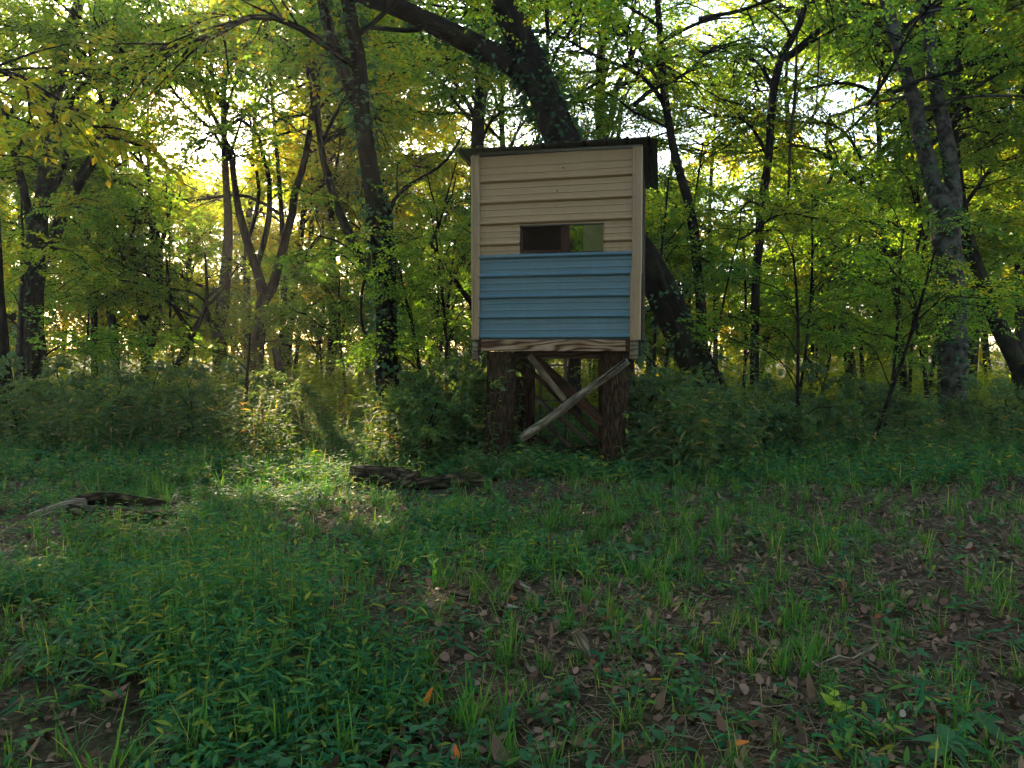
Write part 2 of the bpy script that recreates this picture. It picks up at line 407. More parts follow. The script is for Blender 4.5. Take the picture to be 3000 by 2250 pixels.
def glass_mat(name, c, rough, alpha_mix):
    m, nt, out = newmat(name)
    g = N(nt, 'ShaderNodeBsdfGlossy'); g.inputs['Roughness'].default_value = rough
    t = N(nt, 'ShaderNodeBsdfTransparent'); t.inputs[0].default_value = (*c, 1)
    tc = N(nt, 'ShaderNodeTexCoord'); n1 = N(nt, 'ShaderNodeTexNoise', i_Scale=5.0, i_Detail=4.0)
    nt.links.new(tc.outputs['Object'], n1.inputs['Vector'])
    fr = N(nt, 'ShaderNodeFresnel'); fr.inputs[0].default_value = 1.06
    ms = N(nt, 'ShaderNodeMixShader'); nt.links.new(fr.outputs[0], ms.inputs[0])
    nt.links.new(t.outputs[0], ms.inputs[1]); nt.links.new(g.outputs[0], ms.inputs[2])
    d = N(nt, 'ShaderNodeBsdfDiffuse'); r = ramp(nt, n1.outputs[0], [(0.3, (0.50, 0.56, 0.38)), (0.7, (0.75, 0.78, 0.60))]); nt.links.new(r.outputs[0], d.inputs[0])
    tl = N(nt, 'ShaderNodeBsdfTranslucent'); nt.links.new(r.outputs[0], tl.inputs[0])
    dm = N(nt, 'ShaderNodeMixShader'); dm.inputs[0].default_value = 0.8
    nt.links.new(d.outputs[0], dm.inputs[1]); nt.links.new(tl.outputs[0], dm.inputs[2])
    m2 = N(nt, 'ShaderNodeMixShader'); m2.inputs[0].default_value = alpha_mix
    nt.links.new(ms.outputs[0], m2.inputs[1]); nt.links.new(dm.outputs[0], m2.inputs[2])
    nt.links.new(m2.outputs[0], out.inputs[0]); return m
M_glass = glass_mat('dusty_window_glass', (0.25, 0.30, 0.30), 0.03, 0.015)
M_frost = glass_mat('fogged_pane', (0.8, 0.85, 0.75), 0.3, 0.85)

def ground_mat():
    m, nt, out = newmat('forest_floor')
    tc = N(nt, 'ShaderNodeTexCoord')
    n1 = N(nt, 'ShaderNodeTexNoise', i_Scale=0.9, i_Detail=6.0, i_Roughness=0.6)
    n2 = N(nt, 'ShaderNodeTexNoise', i_Scale=28.0, i_Detail=5.0, i_Roughness=0.7)
    v = N(nt, 'ShaderNodeTexVoronoi'); v.inputs['Scale'].default_value = 22.0
    for n in (n1, n2, v): nt.links.new(tc.outputs['Object'], n.inputs['Vector'])
    lit = ramp(nt, n2.outputs[0], [(0.3, (0.014, 0.010, 0.007)), (0.5, (0.045, 0.031, 0.021)), (0.72, (0.11, 0.080, 0.055))])
    gr = ramp(nt, n2.outputs[0], [(0.3, (0.012, 0.014, 0.007)), (0.7, (0.045, 0.045, 0.022))])
    mk = ramp(nt, n1.outputs[0], [(0.42, (0, 0, 0)), (0.6, (1, 1, 1))])
    mx = nt.nodes.new('ShaderNodeMix'); mx.data_type = 'RGBA'
    nt.links.new(mk.outputs[0], mx.inputs[0]); nt.links.new(lit.outputs[0], mx.inputs[6]); nt.links.new(gr.outputs[0], mx.inputs[7])
    bs = N(nt, 'ShaderNodeBsdfPrincipled'); bs.inputs['Roughness'].default_value = 0.95; bs.inputs['Specular IOR Level'].default_value = 0.1
    nt.links.new(mx.outputs[2], bs.inputs['Base Color'])
    bp = N(nt, 'ShaderNodeBump'); bp.inputs['Strength'].default_value = 0.8; bp.inputs['Distance'].default_value = 0.03
    nt.links.new(math_n(nt, 'ADD', n2.outputs[0], v.outputs['Distance']), bp.inputs['Height']); nt.links.new(bp.outputs[0], bs.inputs['Normal'])
    nt.links.new(bs.outputs[0], out.inputs[0]); return m
M_ground = ground_mat()

# ------------------------------------------------------------------ ground sheet
def axis(lo, hi, fine0, fine1, fs, nfar):
    a = np.arange(fine0, fine1 + fs * 0.5, fs)
    l = fine0 - np.geomspace(fs, fine0 - lo, nfar)[::-1]
    r = fine1 + np.geomspace(fs, hi - fine1, nfar)
    return np.concatenate([l, a, r])
gx = axis(-1200, 1200, -14, 14, 0.14, 26); gy = axis(-1200, 1800, 0, 20, 0.14, 26)
X, Y = np.meshgrid(gx, gy)
fine = np.exp(-((np.maximum(np.abs(X) - 14, 0)) + np.maximum(Y - 20, 0)) * 0.2)
Z = gh(X, Y) + fine * rng.normal(0, 0.008, X.shape)
V = np.stack([X, Y, Z], -1).reshape(-1, 3)
nx = len(gx); i = np.arange(len(gy) - 1)[:, None] * nx; j = np.arange(nx - 1)[None, :]
F = np.stack([i + j, i + j + 1, i + j + nx + 1, i + j + nx], -1).reshape(-1, 4)
g = link('ground', np_mesh('ground', V, F, M_ground)); tag(g, 'shaded forest floor of soil and brown leaf litter', kind='structure')

# ------------------------------------------------------------------ branch prototypes (wood + leaves), shared by all trees
def make_branch(seed, length=3.2, nsec=22, nter=7, nleaf=9, leaf=(0.06, 0.10), droop=0.25, mat=M_leaf, flat=0.35, mainr=1.0):
    r = np.random.default_rng(seed)
    ns = 12
    t = np.linspace(0, 1, ns)
    sway = r.uniform(-0.3, 0.3); sway2 = r.uniform(-0.25, 0.25)
    main = np.stack([t * length, sway * np.sin(t * 3.1) * length * 0.3 + sway2 * t * t * length * .4, (0.22 * np.sin(t * 2.2) - droop * t ** 2 * 0.8) * length + 0.04 * length * np.sin(t * 9 + seed)], -1)
    rad = 0.035 * mainr * (1 - t) ** 0.8 + 0.006
    wood = [tube(main, rad, 6, 0.2, 0.05, raw=True, seed=seed)]
    LP, LD, LS = [], [], []
    for k in range(nsec):
        tt = r.uniform(0.16, 1.0) if k else 1.0
        f = tt * (ns - 1); a = int(min(f, ns - 2)); p0 = main[a] + (main[a + 1] - main[a]) * (f - a)
        fw = main[min(a + 1, ns - 1)] - main[a]; fw = fw / np.linalg.norm(fw)
        side = 1 if k % 2 else -1
        ang = side * r.uniform(0.5, 1.25) if k else 0
        d = np.array([fw[0] * math.cos(ang) - fw[1] * math.sin(ang), fw[0] * math.sin(ang) + fw[1] * math.cos(ang), fw[2] + r.normal(0.08, flat * 0.6)])
        d /= np.linalg.norm(d)
        l2 = length * r.uniform(0.22, 0.42) * (1.15 - 0.5 * tt)
        m = 6; u = np.linspace(0, 1, m)
        wig = norm(np.array([-d[1], d[0], 0.1]))
        sec = p0 + d * (u * l2)[:, None] + wig * (0.10 * l2 * np.sin(u * 4 + r.uniform(0, 6)) * u)[:, None]
        sec[:, 2] -= droop * 0.5 * l2 * u ** 2
        wood.append(tube(sec, 0.013 * mainr * (1 - u) + 0.004, 4, 0.2, 0, raw=True))
        for q in range(nter):
            tu = r.uniform(0.2, 1.0) if q else 1.0
            f = tu * (m - 1); a = int(min(f, m - 2)); p1 = sec[a] + (sec[a + 1] - sec[a]) * (f - a)
            an = (1 if q % 2 else -1) * r.uniform(0.4, 1.2) if q else 0
            e = np.array([d[0] * math.cos(an) - d[1] * math.sin(an), d[0] * math.sin(an) + d[1] * math.cos(an), d[2] * 0.6 + r.normal(0, flat * 0.8)])
            e /= np.linalg.norm(e)
            l3 = r.uniform(0.22, 0.5) * length / 3.2
            end = p1 + e * l3; end[2] -= l3 * r.uniform(0.05, 0.35)
            wood.append(tube(np.array([p1, (p1 + end) / 2 + [0, 0, 0.02], end]), [0.0045, 0.0035, 0.002], 3, 0.2, 0, raw=True))
            nl = nleaf + int(r.integers(-2, 3))
            s = np.linspace(0.12, 1.0, nl)[:, None]
            pp = p1 + (end - p1) * s + r.normal(0, 0.012, (nl, 3))
            sd = np.where(np.arange(nl) % 2, 1, -1)
            aa = sd * r.uniform(0.5, 1.2, nl)
            ca, sa = np.cos(aa), np.sin(aa)
            ld = np.stack([e[0] * ca - e[1] * sa, e[0] * sa + e[1] * ca, np.full(nl, e[2]) * 0.4 + r.normal(-0.25, 0.35, nl)], -1)
            ld = norm(ld)
            up = norm(np.stack([r.normal(0, 0.45, nl), r.normal(0, 0.45, nl), np.ones(nl)], -1))
            LP.append(pp); LD.append(ld); LS.append(norm(np.cross(ld, up)))
    LP, LD, LS = map(np.concatenate, (LP, LD, LS))
    n = len(LP)
    L = r.uniform(*leaf, n)
    V, F = rhomb(LP, LD, LS, L, L * r.uniform(0.5, 0.7, n), 0.15)
    lm = np_mesh('foliage', V, F, mat, smooth=False)
    Vw, Fw, Uw = cat_uv(wood)
    wm = np_mesh('branch', Vw, Fw, M_bark, uv=Uw)
    return wm, lm
PROTO = [make_branch(100 + s, droop=0.15 + 0.08 * (s % 4), nleaf=(10, 8, 12)[s % 3], leaf=((.055, .095), (.075, .125), (.05, .08))[s % 3], flat=.3 + .1 * (s % 4)) for s in range(7)]
PROTO_SAP = [make_branch(400 + s, nsec=20, droop=0.2, leaf=(0.08, 0.13), mainr=.45, flat=.5) for s in range(4)]
PROTO_FAR = [make_branch(200 + s, nsec=20, nter=6, nleaf=8, leaf=(0.09, 0.15), mat=M_leaf_far, flat=0.7) for s in range(4)]
PROTO_BIG = [make_branch(300 + s, nsec=14, nter=5, nleaf=6, leaf=(0.09, 0.13), flat=0.45, mainr=.4) for s in range(3)]

# places in the photograph where the sky shows through: (px, py, rx, ry, strength)
GAPS = [(300, 70, 130, 110, 1.0), (560, 300, 230, 110, .75), (420, 620, 200, 110, .5), (640, 900, 190, 110, .55), (1010, 780, 110, 110, .4),
        (1150, 330, 220, 110, .6), (1490, 310, 90, 130, .8), (2400, 330, 200, 140, .65), (2330, 560, 200, 110, .65), (2080, 420, 170, 110, .4),
        (2560, 120, 160, 90, .4), (2880, 120, 120, 130, .65), (60, 120, 90, 90, .4), (900, 60, 120, 70, .4), (800, 620, 160, 120, .35)]
def gap_reject(x, y, z, d=None, w=1.0):
    if y < 2: return False
    px, py = to_px(x, y, z)
    s = 0
    for gx_, gy_, rx, ry, k in GAPS:
        q = ((px - gx_) / rx) ** 2 + ((py - gy_) / ry) ** 2
        s = max(s, k * math.exp(-q * 0.7))
    return random.random() < s * w

# openings cut into the crowns to let the low sun reach these spots: (x, y, z, radius)
LANES = [(-2.05, 8.9, 0.1, 2.0), (-2.0, 11.2, .8, 1.5), (-4.4, 19.0, 2.5, 1.3), (-7.6, 19.5, 2.2, 1.2),
         (4.2, 21, 8.5, 2.6), (3.0, 22, 7.0, 2.2), (11.5, 20, 4.8, 2.4), (9.6, 19, 5.6, 1.8), (-9.0, 19.0, 7.5, 1.8), (-1.2, 14, 1.2, .8), (6.0, 19, 6.5, 1.8), (7.5, 17, 3.5, 1.6), (5.0, 18, 3.0, 1.4), (10.5, 17, 3.5, 1.5), (2.2, 16, 9.5, 1.8), (8.5, 24, 8.0, 2.4), (13.5, 22, 7, 2.4)]
SUNV = np.array(sv)
def lane_reject(x, y, z):
    for lx, ly, lz, lr in LANES:
        w = np.array([x - lx, y - ly, z - lz]); t = w.dot(SUNV)
        if t > 2.2 and np.linalg.norm(w - SUNV * t) < lr + .55: return random.random() < .85
    return False
def add_branch(root, base, at, az, pitch, scale, protos, roll=0.0):
    wm, lm = random.choice(protos)
    b = link('branch', wm, root, Vector(at) - Vector(base))
    b.rotation_euler = (roll, -pitch, az)
    b.scale = (scale,) * 3
    link('foliage', lm, b)
    return b
NB = [0]
def dress(root, base, C, n, z0, z1, s0, s1, protos, gapw=1.0, az=None):
    """boughs along centre line C (k,3) between heights z0..z1"""
    zs = C[:, 2]
    made = 0
    for k in range(n):
        for tr in range(5):
            z = z0 + (z1 - z0) * ((k + random.random()) / n)
            i = int(np.argmin(np.abs(zs - z)))
            p = C[i]
            a = random.uniform(0, 6.283) if az is None else random.uniform(*az)
            sc = random.uniform(s0, s1)
            mid = (p[0] + math.cos(a) * 1.9 * sc, p[1] + math.sin(a) * 1.9 * sc, p[2] + 0.3 * sc)
            if -4.0 < mid[1] < 5.5 and abs(mid[0]) < 6: continue
            if mid[1] > 6 and to_px(*mid)[1] < -130 and random.random() < .6: made += 1; break
            if mid[1] < 9.3 and abs(mid[0]) < 5 and random.random() < .7: continue
            # leave the air round the stand free
            if -0.9 < mid[0] < 2.2 and 6.5 < mid[1] < 12.5 and mid[2] < 4.6: continue
            if gap_reject(*mid, w=gapw * .35) or lane_reject(*mid): continue
            add_branch(root, base, p, a, random.uniform(-0.05, 0.65), sc, protos, random.uniform(-.4, .4)); made += 1
            break
    NB[0] += made

def px_path(path, d, dd=0.0):
    """path [(px,py,w_px)] bottom to top -> points, radii"""
    n = len(path)
    pts = []; rad = []
    for k, (x, y, w) in enumerate(path):
        dk = d + dd * k / max(1, n - 1)
        pts.append(P(x, y, dk)); rad.append(w * dk / FPX / 2)
    return pts, rad
def add_tree(name, label, cat, path, d, limbs=(), H=None, n=10, z0=3.0, scale=(0.9, 1.3), mat=M_bark, protos=PROTO, group=None,
             furrow=0.05, gapw=1.0, flare=1.5, dd=0.0, sides=14, sway=None):
    pts, rad = px_path(path, d, dd)
    # to the ground
    p0, p1 = pts[0], pts[1]
    gz = float(gh(p0.x, p0.y)) - 0.12
    if p0.z > gz + 0.05:
        dirn = (p0 - p1); k = min((p0.z - gz) / max(0.2, -dirn.z), 4.0)
        base = Vector((p0.x + dirn.x * k * 0.6, p0.y + dirn.y * k * 0.6, gz))
        hgt = p0.z - gz
        if hgt > 0.35:
            knee = base.lerp(p0, 0.35); pts = [base, knee] + pts; rad = [rad[0] * flare, rad[0] * 1.08] + rad
        else:
            pts = [base] + pts; rad = [rad[0] * flare] + rad
    base = Vector((pts[0].x, pts[0].y, pts[0].z))
    top = pts[-1]
    if H and top.z < H:
        dv = (pts[-1] - pts[-2]).normalized()
        m = 4; p = top.copy(); r0 = rad[-1]
        stepz = (H - top.z) / m
        for k in range(m):
            dv = (dv + Vector((random.uniform(-.25, .25), random.uniform(-.25, .25), 0.45))).normalized()
            p = p + dv * (stepz / max(dv.z, 0.45)); pts.append(p.copy()); rad.append(r0 * (1 - (k + 1) / m) * 0.85 + 0.02)
    root = empty(name, base); tag(root, label, cat, group)
    rel = [q - base for q in pts]
    sd = random.randrange(9999)
    V, F, U = tube(rel, rad, sides, 0.16 if d < 14 else 0.3, 0.05, furrow, 14, seed=sd)
    link('trunk', np_mesh('trunk', V, F, mat, uv=U), root)
    C, _ = catmull(pts, rad, 0.3)
    if n: dress(root, base, C, int(n * (1.75 if path[0][0] < 1900 else 1.35)), max(z0, 0.8), C[-1][2], scale[0], scale[1], protos, gapw, az=(-.35, 3.5) if path[0][0] > 1900 else None)
    for lp in limbs:
        path_l, ld, ldd, nb = lp[:4]
        Hl = lp[4] if len(lp) > 4 else None
        lpts, lrad = px_path(path_l, ld, ldd)
        if Hl and lpts[-1].z < Hl:
            dv = (lpts[-1] - lpts[-2]).normalized(); p = lpts[-1].copy(); r0 = lrad[-1]; st = (Hl - p.z) / 3
            for k in range(3):
                dv = (dv + Vector((random.uniform(-.2, .2), random.uniform(-.2, .2), 0.3))).normalized()
                p = p + dv * (st / max(dv.z, 0.45)); lpts.append(p.copy()); lrad.append(r0 * (1 - (k + 1) / 3) * .85 + .015)
        V, F, U = tube([q - base for q in lpts], lrad, 10, 0.18, 0.05, furrow, 10, seed=sd + 1)
        link('limb', np_mesh('limb', V, F, mat, uv=U), root)
        Cl, _ = catmull(lpts, lrad, 0.3)
        if nb:
            for q in range(nb):
                i = random.randrange(len(Cl) // 4, len(Cl)); p = Cl[i]
                a = random.uniform(0, 6.283); sc = random.uniform(*scale) * 0.85
                mid = (p[0] + math.cos(a) * 1.8 * sc, p[1] + math.sin(a) * 1.8 * sc, p[2] + .3)
                if (mid[1] < 5.5 and abs(mid[0]) < 6) or (-0.9 < mid[0] < 2.2 and 6.5 < mid[1] < 12.5 and mid[2] < 4.6) or gap_reject(*mid, w=gapw * .35) or lane_reject(*mid): continue
                add_branch(root, base, p, a, random.uniform(-0.05, 0.6), sc, protos, random.uniform(-.4, .4)); NB[0] += 1
    return root

# ------------------------------------------------------------------ the traced trees
T = add_tree
T('tree', 'dark trunk cut by the left edge of the view, rising out of the cane thicket', 'tree',
  [(20, 1250, 50), (5, 1050, 42), (-8, 850, 36), (-20, 600, 34), (-30, 300, 30)], 12.0, H=13, n=7, z0=3.5)
T('tree', 'large dark tree forking into two tall stems, leftmost big tree behind the thicket', 'tree',
  [(84, 1100, 76), (88, 1007, 70), (90, 894, 64), (104, 758, 66), (118, 633, 46), (131, 542, 42), (154, 407, 40), (163, 271, 38), (185, 140, 34), (226, 23, 30), (250, -60, 26)], 17.0,
  limbs=[([(110, 770, 40), (158, 700, 36), (181, 633, 36), (226, 542, 34), (271, 466, 30), (316, 353, 24), (344, 280, 20), (365, 180, 12)], 17.0, -0.5, 4),
         ([(150, 560, 20), (185, 500, 16), (196, 440, 16), (205, 360, 13), (212, 290, 12), (245, 245, 11), (290, 228, 9), (400, 218, 6)], 17, -1.0, 3),
         ([(110, 760, 26), (70, 560, 24), (50, 480, 20), (10, 330, 18), (-40, 240, 14)], 17, 0.5, 2)],
  H=17, n=9, z0=3.4, mat=M_bark_g)
T('tree', 'slim dark tree with a straight trunk, just right of the left forked tree', 'tree',
  [(278, 1100, 20), (276, 1052, 18), (276, 916, 17), (267, 781, 17), (253, 645, 15), (226, 560, 12), (210, 420, 9)], 20.0, H=9, n=9, z0=2.4)
T('tree', 'pale slim tree leaning left behind the thicket', 'tree',
  [(338, 1060, 24), (335, 984, 22), (316, 871, 22), (312, 749, 21), (280, 636, 20), (262, 500, 15), (250, 380, 10)], 24.0, H=12, n=9, z0=3, mat=M_bark_g)
T('tree', 'slim tree with a wavy trunk, splitting into two thin stems high up left of centre', 'tree',
  [(425, 1110, 22), (434, 1052, 20), (457, 961, 20), (466, 853, 20), (468, 735, 20), (458, 680, 14), (440, 600, 11), (436, 520, 8)], 21.0,
  limbs=[([(468, 740, 15), (480, 690, 13), (493, 636, 11), (510, 560, 8)], 21, 0, 2),
         ([(466, 740, 10), (450, 715, 10), (443, 690, 10), (440, 640, 9), (425, 560, 7)], 21, 0, 2)], H=10, n=8, z0=2.6, mat=M_bark_g)
T('tree', 'small leaning Y-shaped tree lit from behind in the yellow gap', 'tree',
  [(488, 1130, 19), (515, 1075, 18), (547, 1016, 18), (565, 975, 20), (590, 930, 13), (604, 890, 11), (606, 830, 9), (600, 740, 6)], 18.0,
  limbs=[([(562, 972, 16), (538, 943, 14), (515, 905, 13), (502, 880, 12), (493, 840, 10), (488, 760, 7)], 18, 0, 2),
         ([(598, 900, 12), (625, 880, 10), (650, 850, 7), (680, 800, 4)], 18, 0, 1)], n=4, z0=2.2, scale=(.6, .9))
T('tree', 'thick upright trunk right beside the small Y-shaped tree', 'tree',
  [(648, 1110, 46), (646, 1060, 42), (642, 962, 40), (655, 871, 36), (664, 780, 30), (668, 640, 24), (660, 500, 20), (655, 300, 16)], 20.0,
  limbs=[([(640, 1000, 18), (622, 955, 17), (608, 920, 17), (600, 890, 15), (608, 850, 10)], 20, 0, 1)], H=13, n=14, z0=2.6, mat=M_bark_g)
T('tree', 'dark three-stemmed tree standing tall against the glow left of centre', 'tree',
  [(748, 1130, 44), (752, 1060, 41), (759, 984, 38), (768, 900, 38), (773, 872, 36), (755, 800, 26), (735, 740, 25), (719, 690, 24), (701, 623, 21), (692, 579, 19), (680, 480, 17), (674, 452, 16), (651, 384, 14), (620, 330, 11), (590, 230, 8)], 19.0,
  limbs=[([(773, 880, 30), (795, 850, 27), (809, 803, 27), (832, 713, 25), (854, 636, 24), (862, 565, 21), (886, 497, 19), (904, 407, 17), (915, 300, 14), (920, 180, 11)], 19, 0, 6, 12),
         ([(752, 790, 14), (762, 750, 16), (775, 700, 17), (787, 640, 17), (790, 588, 16), (787, 520, 14), (769, 452, 12), (760, 400, 9)], 19, 0.3, 4),
         ([(728, 700, 12), (750, 620, 12), (758, 560, 10), (752, 500, 9)], 19, -.3, 1),
         ([(655, 390, 10), (700, 350, 10), (740, 380, 9), (760, 400, 8)], 19, -.3, 1)], H=12, n=10, z0=3.2)
t9 = T('tree', 'dark vine-covered tree with twin stems standing close left of the raised hut', 'tree',
  [(1146, 1330, 80), (1143, 1215, 68), (1133, 1061, 66), (1133, 907, 64), (1120, 760, 60), (1106, 640, 58), (1090, 545, 54), (1078, 452, 50), (1063, 362, 48), (1057, 271, 46), (1053, 181, 42), (1035, 90, 40), (1017, 0, 38), (1000, -100, 34)], 10.5,
  limbs=[([(1060, 330, 34), (1030, 271, 36), (999, 194, 34), (972, 113, 32), (952, 30, 30), (935, -60, 28)], 10.5, 0.2, 3, 9),
         ([(1128, 660, 16), (1153, 588, 13), (1184, 552, 12), (1252, 511, 10), (1311, 466, 8), (1361, 384, 5), (1375, 350, 3)], 10.6, 0.9, 0),
         ([(1165, 575, 6), (1162, 530, 5), (1164, 480, 3)], 10.7, 0.1, 0),
         ([(1079, 779, 9), (1050, 750, 7), (985, 705, 6), (930, 690, 4), (880, 665, 3)], 10.5, 0.6, 0),
         ([(1146, 900, 24), (1150, 780, 22), (1142, 660, 18), (1125, 560, 14)], 10.75, 0, 0)],
  H=12, n=9, z0=5.0, scale=(.9, 1.3), sides=22, furrow=0.07)
T('tree', 'pale straight trunk rising behind the hut roof at its left corner', 'tree',
  [(1394, 900, 44), (1395, 650, 40), (1398, 452, 38), (1402, 362, 37), (1410, 226, 35), (1408, 90, 33), (1385, 0, 30), (1370, -80, 28)], 19.0,
  limbs=[([(1395, 345, 14), (1360, 285, 14), (1315, 215, 13), (1260, 150, 10), (1200, 90, 7)], 19, 0, 3)], H=15, n=11, z0=6.0, mat=M_bark_g)
T('tree', 'thin pale stem standing in the bright sky gap above the hut roof', 'tree',
  [(1478, 620, 18), (1474, 443, 17), (1469, 316, 15), (1474, 240, 13), (1480, 120, 11)], 22.0, H=13, n=7, z0=6, mat=M_bark_g)
big = T('tree', 'massive dark leaning tree behind the hut with a thick limb arching up to the left', 'tree',
  [(2115, 1290, 128), (2085, 1190, 112), (2035, 1060, 98), (1982, 950, 94), (1932, 840, 92), (1870, 730, 92), (1750, 570, 92), (1655, 430, 94), (1605, 294, 92), (1569, 217, 92), (1532, 136, 80), (1496, 59, 76), (1455, -20, 80), (1405, -120, 74)], 12.6,
  limbs=[([(1600, 285, 70), (1550, 225, 66), (1505, 190, 62), (1433, 152, 62), (1342, 104, 60), (1252, 60, 56), (1162, 22, 52), (1080, -5, 50), (980, -40, 46), (850, -90, 38)], 12.6, -1.0, 2, 8.5),
         ([(1250, 70, 20), (1220, 86, 17), (1184, 89, 15), (1130, 85, 13), (1078, 80, 12)], 12.0, -0.1, 0)],
  H=15, n=8, z0=7.4, scale=(1.0, 1.4), sides=26, furrow=0.09, flare=1.1, dd=-0.5)
T('tree', 'tall slender dark tree curving up right of the hut', 'tree',
  [(2060, 1120, 34), (2055, 949, 30), (2045, 800, 28), (2034, 678, 28), (2016, 590, 27), (1994, 515, 25), (1966, 400, 24), (1946, 271, 22), (1940, 160, 20), (1932, 90, 19), (1926, 0, 18), (1920, -60, 17)], 15.0,
  limbs=[([(1953, 373, 9), (1915, 352, 8), (1860, 330, 8), (1810, 290, 6), (1776, 271, 4)], 15, -.6, 1),
         ([(1945, 118, 13), (2000, 88, 11), (2045, 68, 9), (2100, 54, 7), (2170, 52, 4)], 15, -.4, 1)], H=13, n=8, z0=5.5)
T('tree', 'dark tree with a bent trunk and a long arching branch, right of the hut', 'tree',
  [(2210, 1140, 28), (2210, 1000, 25), (2217, 781, 25), (2226, 700, 25), (2226, 633, 24), (2240, 542, 24), (2253, 452, 23), (2258, 362, 23), (2267, 249, 24), (2285, 172, 25), (2316, 122, 20), (2344, 68, 19), (2362, 0, 18), (2380, -70, 16)], 15.5,
  limbs=[([(2288, 172, 16), (2325, 149, 14), (2384, 99, 13), (2434, 63, 12), (2479, 45, 11), (2542, 72, 8), (2597, 81, 6)], 15.5, -.3, 2),
         ([(2318, 110, 7), (2290, 60, 6), (2240, 20, 5), (2190, -10, 4)], 15.5, -.3, 1),
         ([(2285, 160, 6), (2262, 130, 5), (2230, 115, 3)], 15.5, -.3, 1)], H=13, n=10, z0=5.0)
beech = T('tree', 'smooth grey tree with blotched bark parting into two tall stems at right', 'tree',
  [(2793, 1265, 90), (2793, 1200, 74), (2793, 1007, 73), (2787, 826, 72), (2772, 700, 76), (2770, 600, 74), (2735, 545, 46), (2712, 450, 44), (2692, 384, 42), (2683, 316, 40), (2656, 226, 38), (2633, 136, 35), (2606, 45, 33), (2590, -20, 32)], 14.0,
  limbs=[([(2790, 640, 48), (2795, 588, 44), (2780, 452, 42), (2762, 362, 41), (2735, 226, 38), (2722, 100, 36), (2705, 0, 34), (2700, -60, 32)], 14.0, 0.2, 5, 13),
         ([(2760, 310, 12), (2800, 290, 11), (2860, 281, 10), (2930, 280, 8), (3000, 282, 6)], 14, -.5, 1),
         ([(2722, 35, 10), (2770, 25, 9), (2860, 28, 6)], 14, -.5, 1),
         ([(2680, 275, 9), (2620, 290, 8), (2540, 305, 6), (2470, 330, 4)], 14, -.5, 2)], H=14, n=12, z0=4.6, mat=M_beech, furrow=0.0, flare=1.2, sides=22)
T('tree', 'dark trunk leaning left at the right edge of the view', 'tree',
  [(3010, 1170, 56), (2985, 1075, 50), (2940, 984, 48), (2904, 894, 44), (2868, 803, 40), (2835, 700, 36), (2815, 600, 32)], 16.0, H=10, n=8, z0=3.5)
T('tree', 'slim leaning tree between the bent dark tree and the smooth grey tree', 'tree',
  [(2495, 1130, 36), (2493, 1097, 32), (2479, 984, 30), (2457, 880, 29), (2425, 794, 27), (2393, 690, 25), (2353, 600, 22), (2330, 520, 18), (2310, 400, 14)], 19.0,
  limbs=[([(2375, 650, 13), (2400, 590, 12), (2440, 500, 11), (2420, 420, 9), (2432, 330, 7)], 19, -.3, 2)], H=9, n=9, z0=3.4, mat=M_bark_g)
T('tree', 'slender dark trunk just left of the smooth grey tree', 'tree',
  [(2648, 1180, 24), (2646, 1100, 21), (2637, 1007, 20), (2630, 900, 19), (2610, 810, 18), (2590, 700, 15), (2575, 560, 12)], 17.0, H=9, n=8, z0=3.2)
T('sapling', 'thin dark sapling leaning left, nearest on the left to the smooth grey trunk', 'sapling',
  [(2716, 1160, 13), (2710, 1097, 12), (2696, 1010, 11), (2683, 916, 11), (2678, 800, 8)], 16.5, H=6, n=4, z0=2.2, scale=(.5, .8))
T('tree', 'distant upright dark trunk glimpsed just left of the smooth grey tree', 'tree',
  [(2712, 1080, 17), (2710, 1000, 16), (2708, 900, 15), (2705, 800, 12)], 26, H=11, n=8, z0=3)
T('sapling', 'thin dark sapling leaning right against the smooth grey trunk', 'sapling',
  [(2726, 1160, 12), (2732, 1080, 11), (2745, 990, 10), (2758, 900, 8)], 17.5, H=5, n=4, z0=2.3, scale=(.5, .8))
T('sapling', 'thin straight sapling right of the slim leaning tree', 'sapling',
  [(2528, 1130, 12), (2524, 1030, 11), (2514, 920, 10), (2508, 840, 7)], 18, H=5.5, n=5, z0=2.2, scale=(.6, .9))
T('tree', 'faint narrow trunk between the two dark trees right of the hut', 'tree',
  [(2096, 1000, 14), (2095, 871, 13), (2083, 740, 12), (2080, 600, 10)], 22, H=10, n=9, z0=3)
T('sapling', 'thin curving sapling with bare lower stem in front of the shrubs right of the hut', 'sapling',
  [(2072, 1060, 8), (2085, 1000, 7), (2108, 939, 7), (2122, 871, 6), (2145, 770, 5), (2165, 690, 4), (2170, 620, 3)], 12.5, n=2, z0=3.0, scale=(.45, .6), sides=8)
T('tree', 'grey forked trunk rising behind the right half of the hut roof', 'tree',
  [(1775, 700, 44), (1770, 440, 40), (1760, 350, 36), (1758, 271, 30), (1762, 136, 27), (1785, 20, 24), (1795, -60, 22)], 20.0,
  limbs=[([(1775, 400, 22), (1795, 320, 20), (1805, 260, 17), (1840, 180, 13), (1870, 60, 9)], 20, 0, 4)], H=15, n=12, z0=5.5, mat=M_bark_g)
T('tree', 'leaning trunk half hidden behind the vine-covered tree', 'tree',
  [(1150, 1050, 36), (1110, 880, 32), (1056, 754, 30), (1020, 677, 27), (985, 600, 25), (950, 480, 22), (930, 330, 18)], 15.0, H=10, n=7, z0=4.5, mat=M_bark_g)
